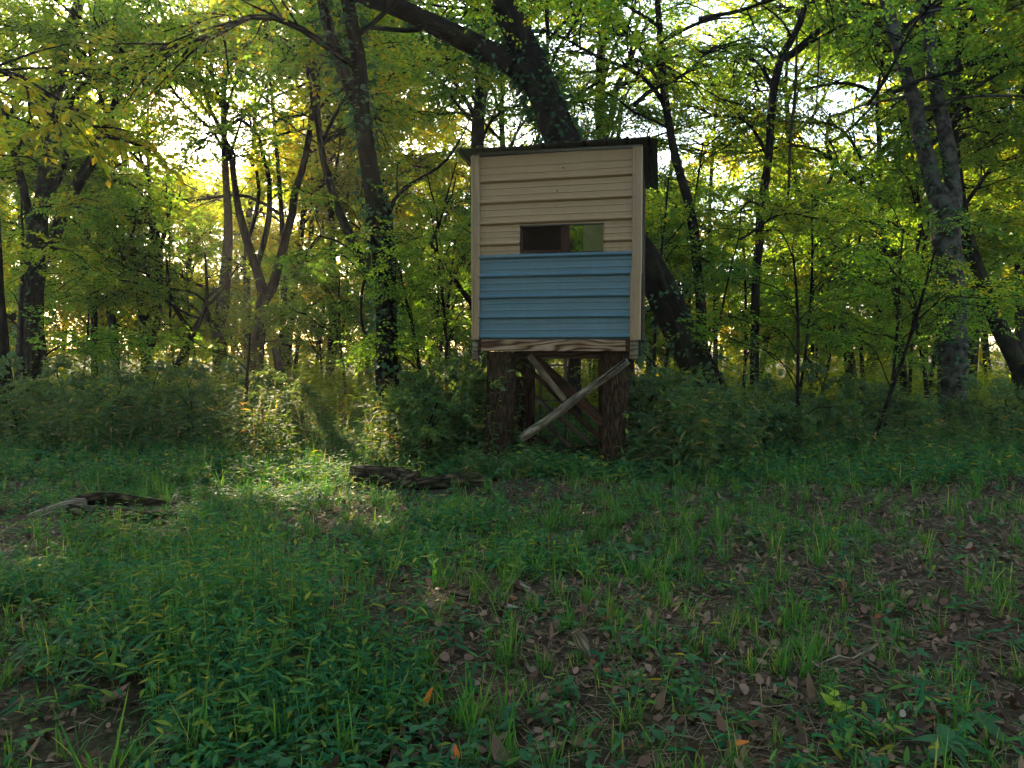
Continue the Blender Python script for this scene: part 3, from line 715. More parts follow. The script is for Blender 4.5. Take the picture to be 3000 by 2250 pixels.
T('sapling', 'dead bare sapling leaning against the left side of the hut', 'sapling',
  [(1400, 935, 17), (1360, 862, 15), (1313, 795, 14), (1275, 735, 13), (1262, 712, 14), (1285, 665, 8), (1300, 610, 7), (1318, 545, 5), (1338, 475, 4)], 11.4,
  limbs=[([(1283, 668, 6), (1278, 610, 5), (1262, 560, 4), (1250, 500, 3)], 11.4, 0, 0), ([(1300, 615, 5), (1325, 570, 4), (1335, 520, 3)], 11.4, 0, 0)], n=0, sides=8)
T('tree_stump', 'broken grey stump at the back of the thicket left of the vine-covered tree', 'tree stump',
  [(830, 1140, 34), (824, 1110, 28), (812, 1050, 24), (802, 1018, 16)], 17, n=0, mat=M_bark_g)
T('tree', 'mossy trunk seen between the posts under the hut', 'tree',
  [(1682, 1170, 44), (1683, 1110, 38), (1684, 1040, 38), (1686, 900, 34)], 15.5, H=8, n=5, z0=5.6, mat=M_bark_g)
print('traced branches', NB[0])

# ------------------------------------------------------------------ the wood behind
def forest_tree(x, y, H, r, name, label, cat, group, n, z0, scale, protos, mat=M_bark, lean=0.06, gapw=1.0, sides=9):
    base = Vector((x, y, float(gh(x, y)) - 0.1))
    k = 6; pts = []; rad = []
    lx, ly = random.gauss(0, lean), random.gauss(0, lean)
    for q in range(k + 1):
        t = q / k
        pts.append((lx * H * t + 0.012 * H * math.sin(t * 5 + x), ly * H * t + 0.012 * H * math.cos(t * 4 + y), H * t))
        rad.append(r * (1 - t) ** 0.7 + 0.015 + (0.35 * r if q == 0 else 0))
    root = empty(name, base); tag(root, label, cat, group)
    V, F, U = tube(pts, rad, sides, 0.5, 0.05, 0.03, 10, seed=random.randrange(9999))
    link('trunk', np_mesh('trunk', V, F, mat, uv=U), root)
    C, _ = catmull([Vector(p) + base for p in pts], rad, 0.3)
    dress(root, base, C, n, z0, H, scale[0], scale[1], protos, gapw)
    return root
# middle rows between the traced trees, then lower growth along the far edge of the wood
rows = [(22, 28, 13, (7, 10.5), (1.0, 1.4), 9, 2.0, 'slender tree in the green mass of the wood far behind the hut', 'background trees of the wood'),
        (29, 38, 30, (7.0, 10.5), (1.0, 1.5), 13, .8, 'pale distant tree of the farthest row at the edge of the wood', 'farthest trees at the edge of the wood'),
        (28, 44, 22, (3, 4.6), (.9, 1.3), 9, 0.3, 'bushy young tree low along the far edge of the wood', 'bushy young trees along the far edge')]
for y0, y1, cnt, Hr, sc, nb, zl, lab, grp in rows:
    for q in range(cnt):
        y = random.uniform(y0, y1)
        x = (-1 + 2 * (q + random.random()) / cnt) * y * 0.74
        forest_tree(x, y, random.uniform(*Hr), random.uniform(.05, .15), 'tree', lab, 'tree', grp, nb, zl, sc, PROTO_FAR, random.choice([M_bark, M_bark_g]), gapw=.9)
# leafy understorey
und = [(-9.5, 15), (-7.2, 18.5), (-4.3, 20), (-3.1, 15.5), (-2.2, 19), (-0.9, 17.5), (-1.5, 14), (0.4, 21), (1.4, 15.2), (2.8, 19), (3.6, 14.5), (4.2, 18), (5.0, 15.0), (6.0, 20.0), (6.3, 16.2),
       (7.6, 18.2), (8.4, 15.8), (9.4, 14.6), (10.4, 19.0), (12.5, 18), (-11.5, 19), (-6, 22), (2.0, 23), (4.9, 22.5), (8.8, 22), (9.9, 16.5), (3.2, 17)]
und = und[::2] + [(random.uniform(-.62, .66) * yy, yy) for yy in np.linspace(16, 25, 12)]
und = [(a, b) if a < .8 else (a, max(b, 16.8)) for a, b in und]
for (x, y) in und:
    left = x < 0
    forest_tree(x + random.uniform(-.3, .3), y, random.uniform(3.0, 6.5), 0.03, 'sapling',
                'leafy sapling of the understorey left of the hut' if left else 'leafy sapling of the understorey behind and right of the hut', 'sapling',
                'understorey saplings left of the hut' if left else 'understorey saplings right of the hut', 10 if not left else 7, .9, (.45, .9), PROTO_SAP, lean=.08, gapw=0.8, sides=6)
near = [(4.4, 11.6, 3.0), (2.45, 13.4, 4.6), (5.0, 13.4, 4.2), (5.6, 11.9, 3.0), (6.4, 13.2, 3.6), (-0.95, 11.6, 3.3), (-1.5, 12.2, 4.0), (-1.1, 10.5, 2.2), (-3.9, 11.2, 1.8),]
near_lab = ['leafy young sapling right of the foot of the massive leaning trunk', 'leafy sapling standing just behind the middle of the massive leaning trunk', 'taller leafy sapling farther right of the leaning trunk',
            'low leafy sapling between the bent dark tree and the clearing', 'leafy young sapling below the slim leaning tree', 'leafy young sapling against the left wall of the hut', 'taller leafy sapling just left of the hut wall',
            'small low sapling beside the left log post of the hut', 'leafy sapling right beside the vine-covered tree']
for (x, y, H), lab in zip(near, near_lab):
    forest_tree(x, y, H, .018, 'sapling', lab, 'sapling', 'young saplings close to the hut', 9, .7, (.32, .6), PROTO_BIG, lean=.1, gapw=0, sides=6)
M_shrub = leaf_mat('shrub_leaf', [(0.0, (0.0243, 0.07425, 0.0405)), (0.6, (0.04725, 0.1148, 0.054)), (1.0, (0.108, 0.1485, 0.04725))], (3.6, 2.4, .6), 0.4, 0.5, 0.3, 0.2)
PROTO_SHRUB = [make_branch(500 + s, length=1.5, nsec=12, nter=4, nleaf=6, leaf=(.12, .22), droop=.25, flat=.7, mainr=.3, mat=M_shrub) for s in range(4)]
def shrub(px, d, H, label, group, n=7, sc=(.26, .46)):
    b = P(px, 1029, d); base = Vector((b.x, b.y, float(gh(b.x, b.y)) - .02))
    root = empty('shrub', base); tag(root, label, 'shrub', group)
    pts = [Vector((0, 0, 0)), Vector((random.uniform(-.08, .08), random.uniform(-.08, .08), H * .5)), Vector((random.uniform(-.15, .15), random.uniform(-.15, .1), H))]
    V, F, U = tube(pts, [.014, .010, .005], 6, .1, .05); link('stem', np_mesh('stem', V, F, M_bark, uv=U), root)
    for k in range(n):
        p = pts[0].lerp(pts[1], .3 + .7 * k / n * 2) if k < n / 2 else pts[1].lerp(pts[2], k / n * 2 - 1)
        add_branch(root, base, base + p, k * 2.4 + random.uniform(-.4, .4), random.uniform(.1, .9), random.uniform(*sc), PROTO_SHRUB, random.uniform(-.5, .5))
for px, d, H in [(1215, 9.6, 1.0), (1265, 9.2, .85), (1310, 9.9, 1.3), (1345, 9.5, .95), (1405, 10.0, 1.3), (1180, 10.4, 1.0)]:
    shrub(px, d, H, 'bushy dark shrub crowding the left log post of the hut', 'shrubs beside the left log post')
for px, d, H in [(1895, 9.3, .85), (1940, 9.0, .8), (1965, 9.8, 1.0), (2015, 9.4, .8), (2060, 10.2, 1.0), (1905, 10.4, 1.2), (2160, 11, .7)]:
    shrub(px, d, H, 'dark broad-leaved shrub right of the hut, by the foot of the leaning trunk', 'shrubs beside the right log post')
for px, d, H in [(60, 11, 1.0), (190, 12, 1.2), (330, 11.2, .9), (450, 12.5, 1.2), (560, 11.6, 1.0), (680, 12.4, 1.1), (790, 11.8, .8)]:
    shrub(px, d, H, 'dark shrub standing in the cane thicket', 'shrubs in the cane thicket')
for px, d, H in [(2280, 12, .8), (2400, 13, .9), (2540, 12.5, .7), (2660, 12.2, .7), (2880, 13, .8), (2960, 12, .7), (2340, 10.9, .5)]:
    shrub(px, d, H, 'low dark shrub under the trees at right', 'low shrubs under the trees at right')
# trees standing just outside the view
for (x, y, H) in [(-12, 13, 13), (10.5, 8, 13), (12.5, 12, 13), (16, 17, 13), (-9, 2, 10), (9.5, 1.5, 10)] + [(-11 + 2.4 * k, -8.5 - 2.5 * (k % 2) - abs(k - 5) * -.6, 11.5 + (k * 37 % 4)) for k in range(10)]:
    forest_tree(x, y, H, .18, 'tree', 'tall tree standing beside the clearing, just outside the view', 'tree', 'trees beside the clearing', 18, 4.5 if y > 5 else .8, (1.1, 1.7), PROTO_FAR)
for px, d, H in [(740, 27, 12.5), (850, 28, 13), (960, 26, 12), (1070, 27, 13), (2830, 21, 12.5), (2960, 22, 13), (2560, 24, 13)]:
    b = P(px, 1029, d)
    forest_tree(b.x, b.y, H, .14, 'tree', 'tall slim tree with a high crown far behind, seen against the sky', 'tree', 'tall slim trees against the sky', 14, 5.5, (1.0, 1.5), PROTO_FAR, gapw=.3)
# prune the boughs that close the few openings where the low sun gets down to the ground and into the crowns
def prune():
    lanes = [(-2.0, 9.0, .2, .62, 2.0, .05), (-2.2, 10.6, .6, .5, 2.0, .06), (-3.1, 4.2, .1, .35, 2.0, .07), (-1.55, 7.6, .1, .4, 2.0, .06), (3.2, 20, 8.0, 1.3, 3.0, .10), (11.0, 19.5, 4.8, 1.4, 3.0, .10), (5.5, 17, 5.5, .8, 3.0, .1)]
    cache = {}
    dead = []
    for o in list(bpy.data.objects):
        if not o.name.startswith('branch') or o.type != 'MESH' or not o.children: continue
        f = o.children[0]; me = f.data
        if me.name not in cache:
            v = np.empty(len(me.vertices) * 3, np.float32); me.vertices.foreach_get('co', v); cache[me.name] = v.reshape(-1, 3)[::37]
        v = cache[me.name]
        M = Matrix.Translation(o.parent.location) @ Matrix.LocRotScale(o.location, o.rotation_euler, o.scale)
        A = np.array(M); w = v @ A[:3, :3].T + A[:3, 3]
        for lx, ly, lz, lr, tmin, fr in lanes:
            q = w - np.array([lx, ly, lz]); t = q @ SUNV
            dist = np.linalg.norm(q - t[:, None] * SUNV, axis=1)
            if np.mean((t > tmin) & (dist < lr)) > fr:
                dead.append(o); break
    for o in dead:
        for c in list(o.children): bpy.data.objects.remove(c)
        bpy.data.objects.remove(o)
    print('pruned', len(dead))
prune()
print('branches', NB[0])

# ------------------------------------------------------------------ vines on the trunks
def vine_leaves(path, d, count, seed, spread=1.0, front=True, size=(0.06, 0.11), stems=3):
    r = np.random.default_rng(seed)
    pts, rad = px_path(path, d)
    C, Rd = catmull(pts, rad, 0.05)
    T_ = norm(np.gradient(C, axis=0))
    n = count
    # clumped along the stem
    cl = r.uniform(0, len(C) - 1, 26)
    idx = np.clip((cl[r.integers(0, 26, n)] + r.normal(0, len(C) * 0.02, n)), 0, len(C) - 1).astype(int)
    mixu = r.random(n) < 0.35; idx[mixu] = r.integers(0, len(C), mixu.sum())
    a = r.uniform(-math.pi, math.pi, n)
    ux = norm(np.cross(T_[idx], np.array([0, 1.0, 0]))); uy = np.cross(T_[idx], ux)
    nrm = norm(ux * np.cos(a)[:, None] + uy * np.sin(a)[:, None])
    pos = C[idx] + nrm * (Rd[idx] * 1.02 + np.abs(r.normal(0, 0.05, n)) * spread)[:, None]
    D = norm(nrm * r.uniform(0.5, 1.2, (n, 1)) + np.stack([r.normal(0, .5, n), r.normal(0, .5, n), r.normal(-.25, .35, n)], -1))
    up = norm(nrm * 0.5 + np.stack([r.normal(0, .35, n), r.normal(0, .35, n), np.ones(n)], -1))
    S = norm(np.cross(D, up))
    L = r.uniform(*size, n)
    leaf = strips(pos, D, S, L, L * 0.72, 0.25, [0, .3, .65, 1], [0.25, 1, .75, 0.02])
    st = []
    for q in range(stems):
        ph = r.uniform(-2.6, -0.5); ks = np.arange(0, len(C), 3)
        aa = ph + 0.5 * np.sin(ks * 0.02 + q) + 0.2 * np.sin(ks * .09)
        uxx = norm(np.cross(T_[ks], np.array([0, 1.0, 0]))); uyy = np.cross(T_[ks], uxx)
        pp = C[ks] + (uxx * np.cos(aa)[:, None] + uyy * np.sin(aa)[:, None]) * (Rd[ks] * 1.05)[:, None]
        st.append(tube(pp, np.full(len(ks), 0.006 + .003 * q), 5, 0.1, 0.1, raw=True))
    return leaf, cat_uv(st)
def climbing_vine(label, path, d, count, seed, **kw):
    leaf, st = vine_leaves(path, d, count, seed, **kw)
    b = P(path[0][0], path[0][1], d)
    root = empty('climbing_vine', b); tag(root, label, 'vine')
    off = np.array(b)
    link('stem', np_mesh('stem', st[0] - off, st[1], M_vine, uv=st[2]), root)
    o = link('foliage', np_mesh('foliage', leaf[0] - off, leaf[1], M_ivy), root)
climbing_vine('leafy vine climbing the twin-stemmed dark tree left of the hut', [(1146, 1330, 72), (1133, 1061, 66), (1133, 907, 64), (1120, 760, 60), (1090, 545, 54), (1063, 362, 48), (1053, 181, 44), (1017, 0, 38)], 10.5, 950, 1)
climbing_vine('leafy vine on the left stem of the twin-stemmed dark tree', [(1060, 330, 34), (1030, 271, 36), (999, 194, 34), (972, 113, 32), (940, -20, 30)], 10.5, 200, 2)
climbing_vine('leafy vine covering the massive leaning trunk above the hut roof', [(1655, 430, 104), (1605, 294, 102), (1569, 217, 100), (1532, 136, 88), (1496, 59, 84), (1455, -20, 80)], 12.35, 900, 3)
climbing_vine('leafy vine on the foot of the massive leaning trunk right of the hut', [(2120, 1290, 150), (2040, 1060, 128), (1985, 950, 120), (1935, 840, 116)], 12.5, 420, 4)
climbing_vine('leafy vine on the thick limb arching left above the roof', [(1550, 225, 66), (1505, 190, 62), (1433, 152, 62), (1342, 104, 60), (1162, 22, 52)], 12.3, 240, 5)
climbing_vine('leafy vine on the smooth grey tree at right', [(2793, 1150, 70), (2787, 826, 72), (2770, 600, 74), (2735, 500, 46), (2692, 384, 42)], 14.0, 700, 6)
climbing_vine('leafy vine on the left stem of the big forked tree at left', [(88, 1007, 70), (104, 758, 66), (131, 542, 42), (163, 271, 38)], 17, 420, 7)
def hanging_vine(label, path, d):
    pts, rad = px_path(path, d); b = pts[0]
    V, F, U = tube([p - b for p in pts], rad, 7, 0.08, 0.2, seed=5)
    o = link('hanging_vine', np_mesh('hanging_vine', V, F, M_vine, uv=U), None, b); tag(o, label, 'vine')
hanging_vine('bare looping vine hanging off the left side of the twin-stemmed dark tree', [(1103, 1012, 9), (1066, 969, 9), (1059, 918, 8), (1061, 856, 9), (1079, 779, 9), (1082, 740, 7)], 10.35)
hanging_vine('long bare vine hanging straight down beside the bent dark tree', [(2289, 646, 5), (2303, 610, 7), (2312, 542, 8), (2316, 407, 8), (2330, 271, 8), (2335, 108, 6)], 15.2)
hanging_vine('thin second vine hanging right of the long bare vine', [(2392, 320, 4), (2396, 240, 5), (2399, 170, 5), (2400, 110, 4)], 15.2)

# ------------------------------------------------------------------ the raised hut
YAW = R(-10.9)
HC = Vector(((1.462 - 0.468) / 2, 8.905, 0.0))
hut = empty('hunting_hut', HC, YAW)
tag(hut, 'raised hunting hut clad in tan and blue metal panels on log posts', 'hut')
Minv = Matrix.Translation(HC) @ Matrix.Rotation(YAW, 4, 'Z'); Minv.invert()
def HL(px, py, d): return Minv @ P(px, py, d)     # photo ray point in the hut's frame
W2 = 0.9825; DEP = 1.95
ZB, ZW, ZBL, ZT = 1.400, 1.537, 2.515, 3.672
def ribbed(name, x0, x1, z0, z1, majors, minors, mat, y=0.0, sag=0.004, seed=0):
    """horizontal-ribbed sheet facing -y"""
    prof = []   # (z, out)
    ev = [(m, 'M') for m in majors] + [(m, 'm') for m in minors]
    ev = [e for e in ev if z0 - 0.02 < e[0] < z1 + 0.02]
    ev.sort()
    prof.append((z0, 0.0))
    for z, t in ev:
        if t == 'M': seq = [(-.030, 0), (-.020, .020), (-.008, .034), (.004, .034), (.030, 0)]
        else: seq = [(-.010, 0), (-.007, .0055), (-.001, .0065), (.010, 0)]
        for dz, o in seq:
            zz = z + dz
            if z0 + .0005 < zz < z1 - .0005: prof.append((zz, o))
    prof.append((z1, 0.0))
    n = 26; xs = np.linspace(x0, x1, n); r = np.random.default_rng(seed)
    ph = r.uniform(0, 6, 4)
    V = []
    for z, o in prof:
        for x in xs:
            w = sag * (math.sin(x * 3.1 + ph[0] + z * 4) + .6 * math.sin(x * 7 + ph[1] - z * 9))
            V.append((x, y - o + w * 0.5, z + w * 0.35 + .014 * x * (z - ZW) / 2.07))
    m = len(prof)
    i = np.arange(m - 1)[:, None] * n; j = np.arange(n - 1)[None, :]
    F = np.stack([i + j, i + j + 1, i + j + n + 1, i + j + n], -1).reshape(-1, 4)
    me = np_mesh(name, np.array(V), F, mat, smooth=False)
    o = link(name, me, hut)
    s = o.modifiers.new('gauge', 'SOLIDIFY'); s.thickness = 0.0015; s.offset = -1
    return o
MJ = [1.257 + 1.4, 1.498 + 1.4, 1.741 + 1.4, 1.986 + 1.4]
def thirds(ms, step=.2365):
    out = []
    for m in ms: out += [m + step / 3, m + 2 * step / 3]
    return out
WX0, WX1 = HL(1300 + 562 / 2.553, 700, 8.92).x, HL(1300 + 1197 / 2.553, 700, 8.83).x
WZ0, WZ1 = 2.552, 2.845
up = ribbed('tan_panel', -W2 + .06, W2 - .07, WZ1, ZT, MJ, thirds(MJ), M_tan, seed=1)
lowj = [MJ[0]]
lm_ = [MJ[0] - .2365 / 3, MJ[0] - 2 * .2365 / 3, MJ[0] + .2365 / 3, MJ[0] + .2365 * 2 / 3 - .012]
ribbed('tan_panel', -W2 + .06, WX0, ZBL, WZ1, lowj, lm_, M_tan, seed=2)
ribbed('tan_panel', WX1, W2 - .07, ZBL, WZ1, lowj, lm_, M_tan, seed=3)
BJ = [.159 + 1.4 + .012, .404 + 1.4, .638 + 1.4, .883 + 1.4, 1.115 + 1.4 - .014]
ribbed('blue_panel', -W2 + .06, W2 - .085, ZW, ZBL + .012, BJ, thirds(BJ[:-1]), M_blue, y=-.006, seed=4)
# a plain metal strip between window head and the sheet, under the sill the blue sheet laps on
# other walls
box('side_wall', -W2 + .001, -W2 + .02, .03, DEP, ZW, ZT - .06, M_tan, hut)
box('side_wall', W2 - .02, W2 - .001, .03, DEP, ZW, ZT - .06, M_inside, hut)
BZ0, BZ1 = 2.62, 3.22
def bx(px): return HL(px, 650, 10.75).x
bwx0, bwx1 = bx(1640), bx(1800)
for (a, b, c, d) in [(-W2 + .02, bwx0, ZW, ZT - .06), (bwx1, W2 - .02, ZW, ZT - .06), (bwx0, bwx1, ZW, BZ0), (bwx0, bwx1, BZ1, ZT - .06)]:
    if b > a: box('back_wall', a, b, DEP - .02, DEP, c, d, M_inside, hut, 0)
box('floor_panel', -W2 + .02, W2 - .02, .03, DEP - .02, ZW - .006, ZW + .012, M_inside, hut, 0)
# studs behind front sheet
for (a, b, c, d) in [(-W2 + .04, WX0 - .0, ZBL - .05, ZBL + .0), (-W2 + .04, W2 - .04, WZ1 + .004, WZ1 + .09), (-W2 + .04, W2 - .04, ZBL - .06, ZBL + .03)]:
    box('wall_stud', a, b, .012, .05, c, d, M_brown, hut)
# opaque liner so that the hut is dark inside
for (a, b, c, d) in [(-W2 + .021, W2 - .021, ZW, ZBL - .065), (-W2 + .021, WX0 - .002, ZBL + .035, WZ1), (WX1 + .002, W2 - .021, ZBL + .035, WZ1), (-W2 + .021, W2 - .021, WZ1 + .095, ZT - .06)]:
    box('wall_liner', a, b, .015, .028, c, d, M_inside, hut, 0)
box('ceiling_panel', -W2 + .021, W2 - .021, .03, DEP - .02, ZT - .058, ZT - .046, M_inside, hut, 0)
# window: dark sliding glass in a red-brown frame
fx0, fx1 = WX0 + .012, HL(1300 + 935 / 2.553, 700, 8.88).x
sx0 = HL(1300 + 872 / 2.553, 700, 8.88).x
win = empty('window', (0, 0, 0)); win.parent = hut
def wbox(name, *a):
    o = box(name, *a); return o
wbox('frame', sx0, fx1, .052, .085, WZ0, WZ1, M_redframe, win)
wbox('frame', fx0, sx0 + .001, .052, .085, WZ0 - .012, WZ0 + .022, M_redframe, win)
wbox('frame', fx0, sx0 + .001, .052, .085, WZ1 - .004, WZ1 + .03, M_redframe, win)
wbox('frame', fx0 - .03, fx0 + .012, .053, .086, WZ0, WZ1, M_redframe, win)
wbox('pane', fx0 + .012, sx0, .066, .070, WZ0 + .02, WZ1, M_glass, win, 0)
box('shade_sheet', fx0 - .02, sx0 + .02, .35, .36, WZ0 - .3, WZ1 + .3, plain('teal_shade_sheet', (0.016, 0.034, 0.034), 0.7), hut, 0)  # added sheet, coloured for the dark seen through the pane
box('window_lip', WX0 - .004, WX1 + .004, -.010, .012, WZ1 - .006, WZ1 + .010, M_rubber, hut, 0)
# fogged pane at the right of the back opening
pxa = bx(1709)
bw = box('back_pane', pxa, bwx1 + .0, DEP - .045, DEP - .040, BZ0, BZ1, M_frost, hut, 0)
# corner trims
def trim(x0, x1, z0, z1, y=-.044, nm='corner_trim', skew=0.0):
    w = x1 - x0
    pr = [(x0, .05), (x0, y + .004), (x0 + w * .22, y), (x0 + w * .30, y + .007), (x0 + w * .38, y), (x1 - .012, y), (x1, y + .014), (x1 - .003, .0)]
    n = len(pr); zs = np.linspace(z0, z1, 9)
    V = [(a + skew * (z - z0) * (1 if q > 4 else 0), b + .0015 * math.sin(z * 9 + a * 3), z) for z in zs for q, (a, b) in enumerate(pr)]
    i = np.arange(8)[:, None] * n; j = np.arange(n - 1)[None, :]
    F = np.stack([i + j, i + j + 1, i + j + n + 1, i + j + n], -1).reshape(-1, 4)
    o = link(nm, np_mesh(nm, np.array(V), F, M_trim, smooth=False), hut)
    s = o.modifiers.new('gauge', 'SOLIDIFY'); s.thickness = .0015
    return o
trim(-W2 - .004, -W2 + .095, ZBL - .25, ZT + .0)
trim(-W2 + .001, -W2 + .088, ZW, ZBL - .22, y=-.048, skew=.008)
trim(W2 - .108, W2 + .004, ZBL - .24, ZT + .015)
trim(W2 - .125, W2 - .006, ZW - .01, ZBL - .21, y=-.052, skew=.006)
box('side_trim', W2 + .0005, W2 + .012, .0, .09, ZW, ZT - .06, M_rubber, hut, 0)
# screws
def screw_at(px, py, r=.0055, mat=M_screw, parent=hut, y=-.012):
    q = HL(px, py, 8.9); o_ = HL(px, py, 8.0)
    t = (y - o_.y) / (q.y - o_.y); p = o_ + (q - o_) * t
    return p, r
SC = [(895, 233, 1), (473, 323, 1), (848, 404, 1), (843, 517, 0), (360, 677, 0), (862, 659, 0), (1275, 643, 0), (556, 721, 0), (556, 787, 0), (1203, 681, 0), (1202, 752, 0), (292, 886, 0), (496, 880, 0), (682, 872, 0), (861, 866, 0), (1023, 860, 0), (1080, 870, 0), (1212, 857, 0), (1324, 855, 0),
      (838, 967, 0), (838, 1119, 0), (846, 1277, 0), (470, 1476, 0), (671, 1473, 0), (856, 1472, 0), (1079, 1476, 0), (1286, 1473, 0), (1429, 292, 0), (1433, 454, 0), (1435, 617, 0), (1430, 865, 0), (1425, 1186, 0), (1417, 1346, 0),
      (249, 500, 0), (251, 657, 0), (255, 815, 0), (258, 905, 0), (261, 1053, 0), (263, 1208, 0), (258, 1358, 0)]
def disc_geo(r, h):
    a = np.linspace(0, 2 * math.pi, 9)[:-1]
    V = np.concatenate([np.stack([r * np.cos(a), np.zeros(8), r * np.sin(a)], -1), np.stack([r * .7 * np.cos(a), np.full(8, -h), r * .7 * np.sin(a)], -1), [[0, -h * 1.2, 0]]])
    F = [[i, (i + 1) % 8, 8 + (i + 1) % 8, 8 + i] for i in range(8)] + [[8 + i, 8 + (i + 1) % 8, 8 + (i + 2) % 8, 16] for i in range(0, 8, 2)]
    return V, np.array(F)
sV, sF = disc_geo(.0075, .004)
sme = np_mesh('screw', sV, sF, M_screw, smooth=True)
hme = np_mesh('bullet_hole', *disc_geo(.009, .001), M_hole)
for (zx, zy, hole) in SC:
    edge = zx > 1400 or zx < 265
    p, r_ = screw_at(1300 + zx / 2.553, 400 + zy / 2.553, y=-.052 if edge else -.008)
    link('bullet_hole' if hole else 'screw', hme if hole else sme, hut, p)
# hanging wire on the blue panel
wp = [HL(1300 + a / 2.553, 400 + b / 2.553, 8.72) for a, b in [(1386, 1172), (1370, 1200), (1368, 1225), (1376, 1240), (1360, 1255), (1338, 1252)]]
V, F, U = tube(wp, [.0012] * 6, 5, .02, 0); link('wire', np_mesh('wire', V, F, M_rubber, uv=U), hut)
# beam, corner posts
box('front_beam', -W2 + .115, W2 - .195 + .02, -.034, .004, ZB, ZW - .004, M_beam, hut, .004)
box('joist_end', -W2 + .078, -W2 + .113, -.030, DEP - .0, ZB, ZW - .008, M_brown, hut)
box('joist_end', W2 - .172, W2 - .135, -.030, DEP, ZB, ZW - .008, M_brown, hut)
box('corner_post', -W2 + .004, -W2 + .075, -.02, .07, ZB - .115, ZW - .006, M_greywood, hut, .005)
box('corner_post', W2 - .130, W2 - .035, -.02, .07, ZB - .095, ZW - .010, M_greywood, hut, .005)
box('corner_post', W2 - .033, W2 - .001, .05, .16, ZB - .06, ZW - .010, M_rubber, hut, .005)
box('rear_beam', -W2 + .115, W2 - .174, DEP - .06, DEP - .02, ZB - .075, ZW - .01, M_brown, hut)
box('cross_beam', -.55, W2 - .30, .30, .34, ZB - .09, ZB - .005, M_brown, hut)
# roof: ribs run front to back, edge-on to the camera
n = 0
xs = []; zs = []
x = -1.145; k = 0
while x < 1.15:
    xs += [x, x + .045, x + .06, x + .085, x + .10]; zs += [0, 0, .021, .021, 0]; x += .2365
xs.append(1.15); zs.append(0)
ys = np.linspace(-.16, 2.20, 12)
V = []
for y in ys:
    for a, b in zip(xs, zs):
        rr = -.055 * max(0, (a - 1.0)) / .15 * 0.5
        V.append((a, y + (.012 * math.sin(a * 9) + .008 * math.sin(a * 31) if y < -.1 else 0) , 3.735 - .035 * (y + .16) + b + .006 * math.sin(a * 4 + y * 2) + rr + .018 * a))
nxr = len(xs); i = np.arange(11)[:, None] * nxr; j = np.arange(nxr - 1)[None, :]
F = np.stack([i + j, i + j + 1, i + j + nxr + 1, i + j + nxr], -1).reshape(-1, 4)
ro = link('roof_panel', np_mesh('roof_panel', np.array(V), F, M_roof, smooth=False), hut)
s = ro.modifiers.new('gauge', 'SOLIDIFY'); s.thickness = .002
box('roof_rafter', -W2 + .02, W2 + .0, -.02, .035, ZT + .004, 3.712, M_roof, hut)
box('roof_rafter', -W2 + .02, W2 + .0, DEP - .05, DEP + .03, ZT - .06, 3.63, M_brown, hut)
# debris on the roof
dn = 340
dp = np.stack([rng.uniform(-1.1, 1.1, dn), rng.uniform(-.1, 2.1, dn), np.zeros(dn)], -1); dp[:, 2] = 3.742 - .035 * (dp[:, 1] + .16) + .018
V, F = strips(dp, norm(np.stack([rng.normal(0, 1, dn), rng.normal(0, 1, dn), rng.normal(0.1, .35, dn)], -1)), norm(np.stack([rng.normal(0, 1, dn), rng.normal(0, 1, dn), rng.normal(0, .2, dn)], -1)), rng.uniform(.04, .09, dn), .03, .1, [0, .5, 1], [.2, 1, .1])
tag(link('roof_litter', np_mesh('roof_litter', V, F, M_litter), hut), kind='stuff')
# log posts
def log_post(px, d, w0, w1, bpx, seed, ztop=ZB - .004):
    top = P(px, 1029, d); bot = P(bpx, 1380, d)
    p0 = Vector((bot.x, bot.y, float(gh(bot.x, bot.y)) - .1)); p1 = Vector((top.x, top.y, ztop))
    pts = [Minv @ p0.lerp(p1, t) for t in (0, .12, .4, .7, 1)]
    for q, p in enumerate(pts): p.x += .01 * math.sin(seed + q * 2)
    r0, r1 = w0 * d / FPX / 2, w1 * d / FPX / 2
    V, F, U = tube(pts, [r0 * 1.12, r0, (r0 + r1) / 2, r1, r1], 72, .02, .025, .075, 26, seed=seed)
    link('log_post', np_mesh('log_post', V, F, M_log, uv=U), hut)
log_post(1468, 9.20, 88, 82, 1462, 1)
log_post(1802, 8.98, 72, 74, 1803, 2)
log_post(1527, 10.9, 64, 62, 1527, 3)
log_post(1826, 10.6, 66, 64, 1832, 4)
def hboard(nm, a, b, w, t, mat, facing=(0, -1, 0)):
    return board(nm, HL(*a), HL(*b), w, t, mat, hut, facing=facing)
def z2(x, y): return 1350 + x / 3.318, 950 + y / 3.318
hboard('square_post', (*z2(682, 330), 10.3), (*z2(678, 1180), 10.3), .105, .09, M_brown)
hboard('square_post', (*z2(1370, 340), 9.9), (*z2(1378, 1200), 9.9), .09, .09, M_brown)
hboard('brace_board', (*z2(690, 310), 9.35), (*z2(1400, 970), 9.15), .125, .04, M_brown)
hboard('brace_board', (*z2(662, 300), 9.05), (*z2(1010, 740), 9.0), .07, .035, M_greywood)
hboard('brace_board', (*z2(650, 420), 10.0), (*z2(1400, 1150), 9.6), .055, .035, M_brown)
hboard('brace_board', (*z2(640, 640), 10.6), (*z2(1420, 1290), 10.3), .055, .035, M_greywood)
hboard('brace_board', (*z2(800, 930), 10.6), (*z2(1190, 1330), 10.4), .06, .035, M_greywood)
hboard('brace_board', (*z2(700, 1060), 10.2), (*z2(1040, 1270), 10.2), .05, .035, M_brown)
